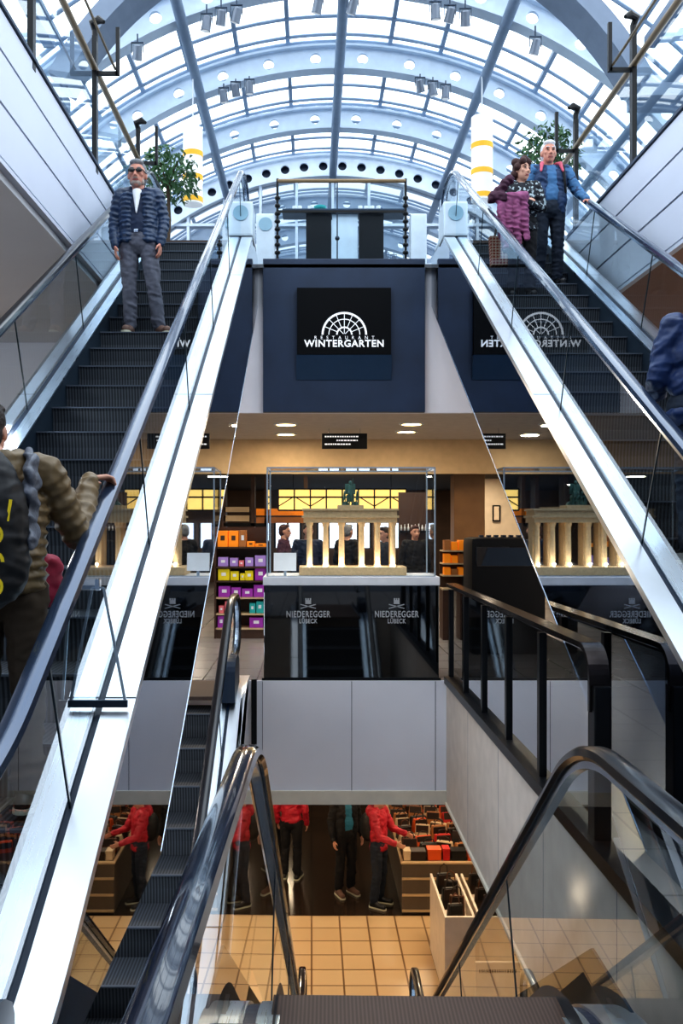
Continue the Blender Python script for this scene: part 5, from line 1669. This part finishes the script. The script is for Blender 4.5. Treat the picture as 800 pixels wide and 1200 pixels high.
for r, xa_, xb2, yt_, c in bxs:
    cnt[(r, c)] = cnt.get((r, c), 0) + 1
    z = W(0, rows[r][0], rd).z + 0.002
    x0, x1 = W(xa_, 0, rd).x, W(xb2, 0, rd).x
    zt3 = W(0, yt_, rd).z
    pre = (ORD[cnt[(r, c)] - 1] + ' ' if tot[(r, c)] > 1 else 'only ')
    t = thing('confectionery_box', '%s%s box from the escalator side on the %s shelf of the confectionery rack' % (pre, cname[c], rows[r][1]), 'box', ((x0 + x1) / 2, rd + 0.12, z), 0, 'confectionery boxes on the rack')
    MB().bbox(x0, x1, rd + 0.03, rd + 0.25, z, zt3, 0.006).build('carton', c, t)
    MB().box(x0 + (x1 - x0) * 0.3, x0 + (x1 - x0) * 0.7, rd + 0.026, rd + 0.03, z + (zt3 - z) * 0.4, z + (zt3 - z) * 0.7).build('label_patch', 'shelf_wood' if c == 'orange' else 'white', t)
# dark side fixture and shelving beyond
for (p0_, p1_, y0_, y1_, d, m, nm, lab, cat) in (
        (552, 640, 630, 690, 11.9, 'black', 'display_counter', 'low black rounded display counter beyond the right railing', 'counter'),
        (549, 562, 636, 700, 13.0, 'black', 'cupboard', 'dark narrow cupboard beside the orange boxes', 'cupboard')):
    a = W(p0_, y1_, d); c = W(p1_, y0_, d)
    t = thing(nm, lab, cat, ((a.x + c.x) / 2, d + 0.3, ZM))
    MB().bbox(a.x, c.x, d, d + 0.7, ZM, c.z, 0.08).build('body', m, t, smooth='auto')
    if nm == 'display_counter':
        MB().bbox(a.x + 0.06, c.x - 0.02, d - 0.012, d + 0.05, c.z - 0.38, c.z - 0.12, 0.01).build('glass_front', 'black_glass', t)
        for q in range(9):
            xx = a.x + 0.15 + q * 0.1
            MB().box(xx, xx + 0.05, d + 0.2, d + 0.3, c.z + 0.001, c.z + 0.03).build('tray', 'steel_dark', t)
    else:
        MB().box(a.x + 0.03, c.x - 0.03, d - 0.01, d + 0.0, ZM + 0.1, c.z - 0.06).build('door', 'shelf_wood', t)
sh = thing('stacked_shelf', 'small stand of orange gift boxes right of the display case', 'shelf', (W(532, 0, 13.4).x, 13.5, ZM))
a, c = W(519, 0, 13.4).x, W(546, 0, 13.4).x
for y in (645, 660, 674, 690):
    z = W(0, y, 13.4).z
    MB().box(a, c, 13.4, 13.75, z - 0.02, z).build('board', 'cream_trim', sh)
MB().box(a, c, 13.75, 13.78, ZM, W(0, 645, 13.4).z).build('back_panel', 'shelf_wood', sh)
MB().box(a, c, 13.42, 13.75, ZM, W(0, 692, 13.4).z).build('base', 'shelf_wood', sh)
for r, (y, h) in enumerate(((645, 12), (660, 11), (674, 9))):
    for q in range(3):
        p = W(520.5 + q * 8.5, y, 13.42)
        t = thing('gift_box', '%s orange gift box from the display case on the %s board of the small stand' % (ORD[q], ('top', 'middle', 'lower')[r]), 'box', (p.x + 0.05, 13.5, p.z + 0.002), 0, 'orange gift boxes on the stand')
        MB().bbox(p.x, p.x + 0.095, 13.43, 13.6, p.z + 0.002, p.z + (h - q % 2 * 2) * 13.4 / F, 0.005).build('carton', 'orange' if (q + r) % 3 else 'b_tan', t)
# timber pillar
pd = 18.3
a, c = W(532, 0, pd).x, W(568, 0, pd).x
struct(MB().bbox(a, c, pd, pd + 0.5, ZM, CZ + 1.0, 0.01).build('pillar', mat('oak_panel', (140, 104, 66), 0.5, 0, 0.12, 3)))
# pale lit side wall and frames to the right
struct(MB().box(W(566, 0, 20).x, W(640, 0, 20).x, 20.0, 20.1, ZM, CZ + 1.0).build('wall_side', 'plaster'))
fr = thing('picture_frame', 'small framed picture on the lit cream wall behind the timber pillar', 'picture', W(581, 605, 19.95))
p0 = W(577, 611, 19.96); p1 = W(586, 592, 19.96)
MB().box(p0.x, p1.x, 19.95, 19.99, p0.z, p1.z).build('frame', 'black', fr)
MB().box(p0.x + 0.03, p1.x - 0.03, 19.94, 19.95, p0.z + 0.03, p1.z - 0.03).build('print', 'plaster', fr)
# lit yellow lattice lamp box behind the gate
lb = thing('lattice_light_box', 'long glowing yellow light box with black lattice hanging behind the gate model', 'light box', W(403, 597, 18.2))
a = W(326, 598, 18.2); c = W(476, 573, 18.2)
MB().box(a.x, c.x, 18.22, 18.4, a.z, c.z).build('glowing_panel', 'warm_soft', lb)
b = MB()
n = 8
for k in range(n + 1):
    x = a.x + (c.x - a.x) * k / n
    b.box(x - 0.014, x + 0.014, 18.18, 18.22, a.z, c.z)
    if k < n and k not in (3, 4):
        x2 = a.x + (c.x - a.x) * (k + 1) / n
        b.bar((x, 18.2, a.z + 0.08 + 0.2 * (k % 2)), (x2, 18.2, a.z + 0.28 - 0.2 * (k % 2)), 0.02, 0.02, up=(0, 1, 0))
for z in (a.z, c.z, (a.z + c.z) / 2 + 0.05):
    b.box(a.x, c.x, 18.18, 18.22, z - 0.016, z + 0.016)
b.build('lattice', 'black', lb)
b = MB()
for x in (a.x + 0.3, c.x - 0.3):
    b.tube([(x, 18.3, c.z), (x, 18.3, CZ + 1.0)], 0.01, 6)
b.build('hanger', 'black', lb)
# wall cabinet band with timber fronts and slatted panels behind
wc = thing('wall_shelf', 'long shop wall shelf with warm timber fronts beneath the yellow light box', 'shelf', (W(340, 0, 19).x, 19.2, ZM))
for k, (pa, pb, ya_, yb2, m) in enumerate(((262, 292, 594, 600, 'cream_trim'), (262, 292, 604, 611, 'cream_trim'), (300, 358, 596, 604, 'orange'), (300, 358, 606, 613, 'b_tan'), (262, 312, 613, 617, 'black'))):
    a = W(pa, yb2, 19); c = W(pb, ya_, 19)
    MB().box(a.x, c.x, 19.0, 19.3, a.z, c.z).build('front_board', m, wc)
for px in (262, 296, 312, 358):
    MB().box(W(px, 0, 19).x - 0.04, W(px, 0, 19).x + 0.04, 19.0, 19.4, ZM, CZ + 1.0).build('upright', 'shelf_wood', wc)
# bright shop windows in the far wall
for k, (pa, pb) in enumerate(((322, 352), (372, 398), (404, 434), (440, 476), (484, 502))):
    a = W(pa, 642, 26.9); c = W(pb, 613, 26.9)
    w = struct(MB().box(a.x, c.x, 26.9, 26.98, a.z, c.z).build('window_%d' % (k + 2), 'window_emit'))
    b = MB()
    for x in (a.x, (a.x + c.x) / 2, c.x):
        b.box(x - 0.03, x + 0.03, 26.85, 26.9, a.z, c.z)
    b.build('window_frame', 'black', w)
# rail of little price flags over the rack, and bottles on a far shelf
bs = thing('bottle_shelf', 'dark wall shelf crowded with pale bottles right of the gate model', 'shelf', W(487, 622, 17.0))
a = W(468, 624, 17.0); c = W(506, 622, 17.0)
MB().box(a.x, c.x, 17.0, 17.2, a.z, c.z).build('board', 'black', bs)
MB().box(a.x, c.x, 17.2, 17.25, ZM, CZ + 0.6).build('back_panel', 'shelf_wood', bs)
for q in range(9):
    p = W(470 + q * 4.1, 622, 17.1)
    t = thing('bottle', '%s pale bottle from the gate model on the dark wall shelf' % ORD[q], 'bottle', (p.x, 17.1, c.z + 0.002), 0, 'bottles on the wall shelf')
    MB().lathe((p.x, 17.1, c.z + 0.002), [(0.018, 0), (0.020, 0.06), (0.008, 0.085), (0.008, 0.11 + 0.01 * (q % 3))], 10).build('bottle_glass', 'white', t, smooth=True)

# ---------------------------------------------------------------- lower floor: handbag table, racks
TZ = ZL + 0.76
tx0, tx1 = W(471, 0, 13.25).x, 4.4
bt = thing('bargain_table', 'long grey display table heaped with handbags on the dark lower floor', 'table', ((tx0 + tx1) / 2, 14.6, ZL))
MB().bbox(tx0, tx1, 13.27, 16.2, ZL, TZ - 0.03, 0.01).build('body', 'grey_counter', bt)
MB().bbox(tx0 - 0.02, tx1 + 0.02, 13.24, 16.25, TZ - 0.03, TZ, 0.008).build('top', 'cream_trim', bt)
MB().box(tx0 + 0.02, tx1 - 0.02, 13.30, 16.2, TZ + 0.0005, TZ + 0.002).build('table_cloth', 'b_dark', bt)
for z in (0.03, 0.26, 0.50):
    MB().box(tx0, tx1, 13.245, 13.27, z, z + 0.03).build('trim_strip', 'cream_trim', bt)


def bag_mesh(w, h, t, col):
    b = MB()
    n = 10
    prof = []
    for i in range(5):
        f = i / 4
        prof.append((t / 2 * (1 - 0.55 * f * f), h * f))
    poly = [(-y, z) for y, z in prof] + [(y, z) for y, z in reversed(prof)]
    vs = []; fs = []
    xs = [-0.5, -0.46, -0.2, 0.2, 0.46, 0.5]
    for x in xs:
        sc = 0.82 if abs(x) > 0.48 else 1.0
        for (y, z) in poly:
            vs.append((x * w * (1 - 0.12 * z / h), y * sc, z * (0.97 if abs(x) > 0.48 else 1)))
    m = len(poly)
    for i in range(len(xs) - 1):
        for k in range(m):
            k2 = (k + 1) % m
            fs.append((i * m + k, i * m + k2, (i + 1) * m + k2, (i + 1) * m + k))
    fs += [tuple(range(m)), tuple((len(xs) - 1) * m + k for k in range(m - 1, -1, -1))]
    b.add(vs, fs)
    body = b
    f = MB()
    f.box(-w * 0.40, w * 0.40, -t * 0.52, -t * 0.40, h * 0.45, h * 0.97)
    f.box(-0.012, 0.012, -t * 0.56, -t * 0.5, h * 0.45, h * 0.55)
    hnd = MB()
    hnd.tube([(-w * 0.28, 0, h * 0.95), (-w * 0.22, -0.01, h * 1.35), (0, -0.015, h * 1.5), (w * 0.22, -0.01, h * 1.35), (w * 0.28, 0, h * 0.95)], 0.008, 6)
    return body, f, hnd


protos = {}
colname = dict(b_black='black', b_brown='brown', b_tan='tan', b_orange='orange', b_red='red', b_grey='grey', b_cream='cream', b_dark='dark brown')
cl_ = ['b_black', 'b_brown', 'b_tan', 'b_orange', 'b_tan', 'b_dark', 'b_orange', 'b_red', 'b_black', 'b_tan', 'b_cream', 'b_brown']


def put_bag(col, size, loc, rz, tilt, label, group):
    key = (col, size)
    if key not in protos:
        w, h, t = size
        bd, fl, hn = bag_mesh(w, h, t, col)
        r = thing('handbag', label, 'handbag', loc, rz, group)
        bd.build('bag_body', col, r, smooth='auto', local=True)
        fl.build('flap', 'b_dark' if col != 'b_dark' else 'b_black', r, local=True)
        hn.build('handle', 'b_dark' if col != 'b_dark' else 'b_brown', r, local=True)
        protos[key] = r
    else:
        src = protos[key]
        r = src.copy(); C.objects.link(r)
        for ch in src.children:
            c2 = ch.copy(); C.objects.link(c2); c2.parent = r
        r['label'] = label; r['group'] = group
        r.location = loc
    r.rotation_euler = (tilt, 0, rz)
    return r


random.seed(21)
for r in range(8):
    nb = 10
    for q in range(nb):
        col = cl_[(q * 5 + r * 7 + random.randint(0, 3)) % len(cl_)]
        x = tx0 + 0.16 + q * 0.265 + random.uniform(-0.03, 0.03)
        y = 13.66 + r * 0.31 + random.uniform(-0.02, 0.02)
        sz = [(0.27, 0.16, 0.14), (0.24, 0.20, 0.12), (0.29, 0.14, 0.15)][random.randint(0, 2)]
        put_bag(col, sz, (x, y, TZ + 0.003), random.uniform(-0.5, 0.5), random.uniform(-0.25, 0.1), '%s handbag, %s from the aisle in row %s of the handbag table' % (colname[col], ORD[q], ('one', 'two', 'three', 'four', 'five', 'six', 'seven', 'eight')[r]), 'handbags heaped on the table')
for q, (pa, pb, c, h, nm) in enumerate(((473, 481, 'b_cream', 0.14, 'cream'), (482, 499, 'b_dark', 0.13, 'dark brown'), (501, 517, 'b_orange', 0.16, 'orange'), (519, 527, 'b_red', 0.17, 'red'), (529, 546, 'b_black', 0.14, 'black'), (548, 560, 'b_orange', 0.13, 'orange'))):
    a, c_ = W(pa, 0, 13.3).x, W(pb, 0, 13.3).x
    t = thing('purse_box', '%s purse box on the handbag table edge, %s' % (nm, ('at the aisle corner', 'second from the aisle corner', 'third from the aisle end', 'fourth from the aisle corner', 'fifth from the aisle corner', 'sixth from the aisle corner')[q]), 'box', ((a + c_) / 2, 13.36, TZ), 0, 'purse boxes on the table edge')
    MB().bbox(a, c_, 13.30, 13.48, TZ + 0.003, TZ + h, 0.008).build('box_body', c, t)
    MB().bbox(a - 0.004, c_ + 0.004, 13.295, 13.485, TZ + h * 0.72, TZ + h + 0.004, 0.006).build('lid', c, t)

# white handbag racks at the end of the table
for k, (pa, pb, d0, d1) in enumerate(((521, 557, 10.84, 12.2), (561, 600, 10.84, 12.2))):
    x0, x1 = W(pa, 0, d0).x, W(pb, 0, d0).x
    t = thing('handbag_rack', ('white low partition rack nearer the aisle with dark handbags on top', 'white low partition rack nearer the wall with dark handbags on top')[k], 'rack', ((x0 + x1) / 2, (d0 + d1) / 2, ZL), 0, 'white handbag racks')
    MB().bbox(x0, x1, d0, d0 + 0.04, ZL, ZL + 1.0, 0.006).build('front_panel', 'rack_white', t)
    MB().bbox(x0, x0 + 0.03, d0 + 0.04, d1, ZL, ZL + 1.0, 0.004).build('side_panel', 'rack_white', t)
    MB().bbox(x1 - 0.03, x1, d0 + 0.04, d1, ZL, ZL + 1.0, 0.004).build('side_panel', 'rack_white', t)
    MB().box(x0 + 0.03, x1 - 0.03, d0 + 0.04, d1, ZL + 0.80, ZL + 0.82).build('shelf', 'rack_white', t)
    for q in range(5):
        put_bag(('b_dark', 'b_brown', 'b_black', 'b_dark', 'b_black')[(q + k) % 5], (0.20, 0.26, 0.09), ((x0 + x1) / 2 - 0.03 + 0.06 * (q % 2), d0 + 0.2 + q * 0.24, ZL + 0.823), 0.2 * (-1) ** q, 0, '%s tall dark handbag from the front, white rack nearer the %s' % (ORD[q], ('aisle', 'wall')[k]), 'tall handbags on the white racks')
sg_ = thing('notice_stand', 'white upright notice panel with a dark printed line near the escalator foot', 'sign', (W(583, 0, 10.2).x, 10.2, ZL))
a = W(557, 1200, 10.2); c = W(609, 1128, 10.2)
MB().bbox(a.x, c.x, 10.2, 10.24, ZL + 0.02, c.z, 0.008).build('panel', 'rack_white', sg_)
MB().bbox(a.x, c.x, 10.1, 10.34, ZL, ZL + 0.02, 0.005).build('foot', 'steel_dark', sg_)
b = MB(); x = a.x + 0.04; z = W(0, 1138, 10.2).z
random.seed(4)
while x < c.x - 0.05:
    w = random.uniform(0.008, 0.022)
    b.box(x, x + w, 10.195, 10.2, z - 0.02, z + 0.02); x += w + 0.008
b.build('printed_line', 'b_dark', sg_)

# ---------------------------------------------------------------- lamps and added fill light
for i, (px, py) in enumerate(((335, 497), (335, 508.5), (482, 496.5), (476, 505.5))):
    d = (ZC - CZ) * F / (VY - py)
    p = W(px, py, d)
    area('shop_lamp', (p.x, p.y, ZC - 0.03), 0.30, 20, WARM, shape='DISK')
for x in (-4.5, 5.5):
    area('shop_lamp', (x, 15.3, ZC - 0.02), 0.4, 35, WARM, shape='DISK')
for x in (-3.0, 0.4, 3.6, 6.0):
    for y in (19.0, 23.0):
        area('shop_lamp', (x, y, CZ + 0.99), 0.4, 22, WARM, shape='DISK')
area('shop_lamp', (-1.1, 12.6, ZC - 0.0), 0.3, 30, WARM, rot=(-0.5, 0, 0), shape='DISK')
for x in (-6.0, -3.4, -0.6, 1.9, 4.4, 7.0):
    for y in (11.2, 13.4, 16.5, 20.5):
        area('floor_lamp', (x, y, ZS - 0.02), 0.35, 16, (1.0, 0.78, 0.52), shape='DISK')
for sx in (-1, 1):
    area('soffit_fill', (sx * 8.9, 7.0, ZM + 2.2), 5.0, 160, (0.92, 0.95, 1.0) if sx < 0 else (1.0, 0.86, 0.74), rot=(0, -sx * PI / 2, 0), sy=0.5).rotation_euler = (0, sx * PI / 2, 0)  # added fill panels without a real fixture, they brighten the soffits
area('well_wall_fill', (VXL + 0.02, 6.5, ZM - 0.35), 6.0, 70, (0.88, 0.92, 1.0), rot=(0, -PI / 2, 0), sy=0.25)  # added fill, no fixture there, lifts the right wall of the well
for x in (-5.5, 5.5):
    for y in (5.0, 9.5):
        area('soffit_lamp', (x, y, CZ + 2.6), 0.4, 30, (1.0, 0.92, 0.82), shape='DISK')
sc = bpy.context.scene
sc.view_settings.view_transform = 'Standard'
sc.view_settings.exposure = 0.45
sc.view_settings.look = 'Medium High Contrast'
sc.cycles.max_bounces = 12
sc.cycles.transparent_max_bounces = 24
sc.cycles.sample_clamp_indirect = 6.0
sc.cycles.caustics_reflective = False
sc.cycles.caustics_refractive = False
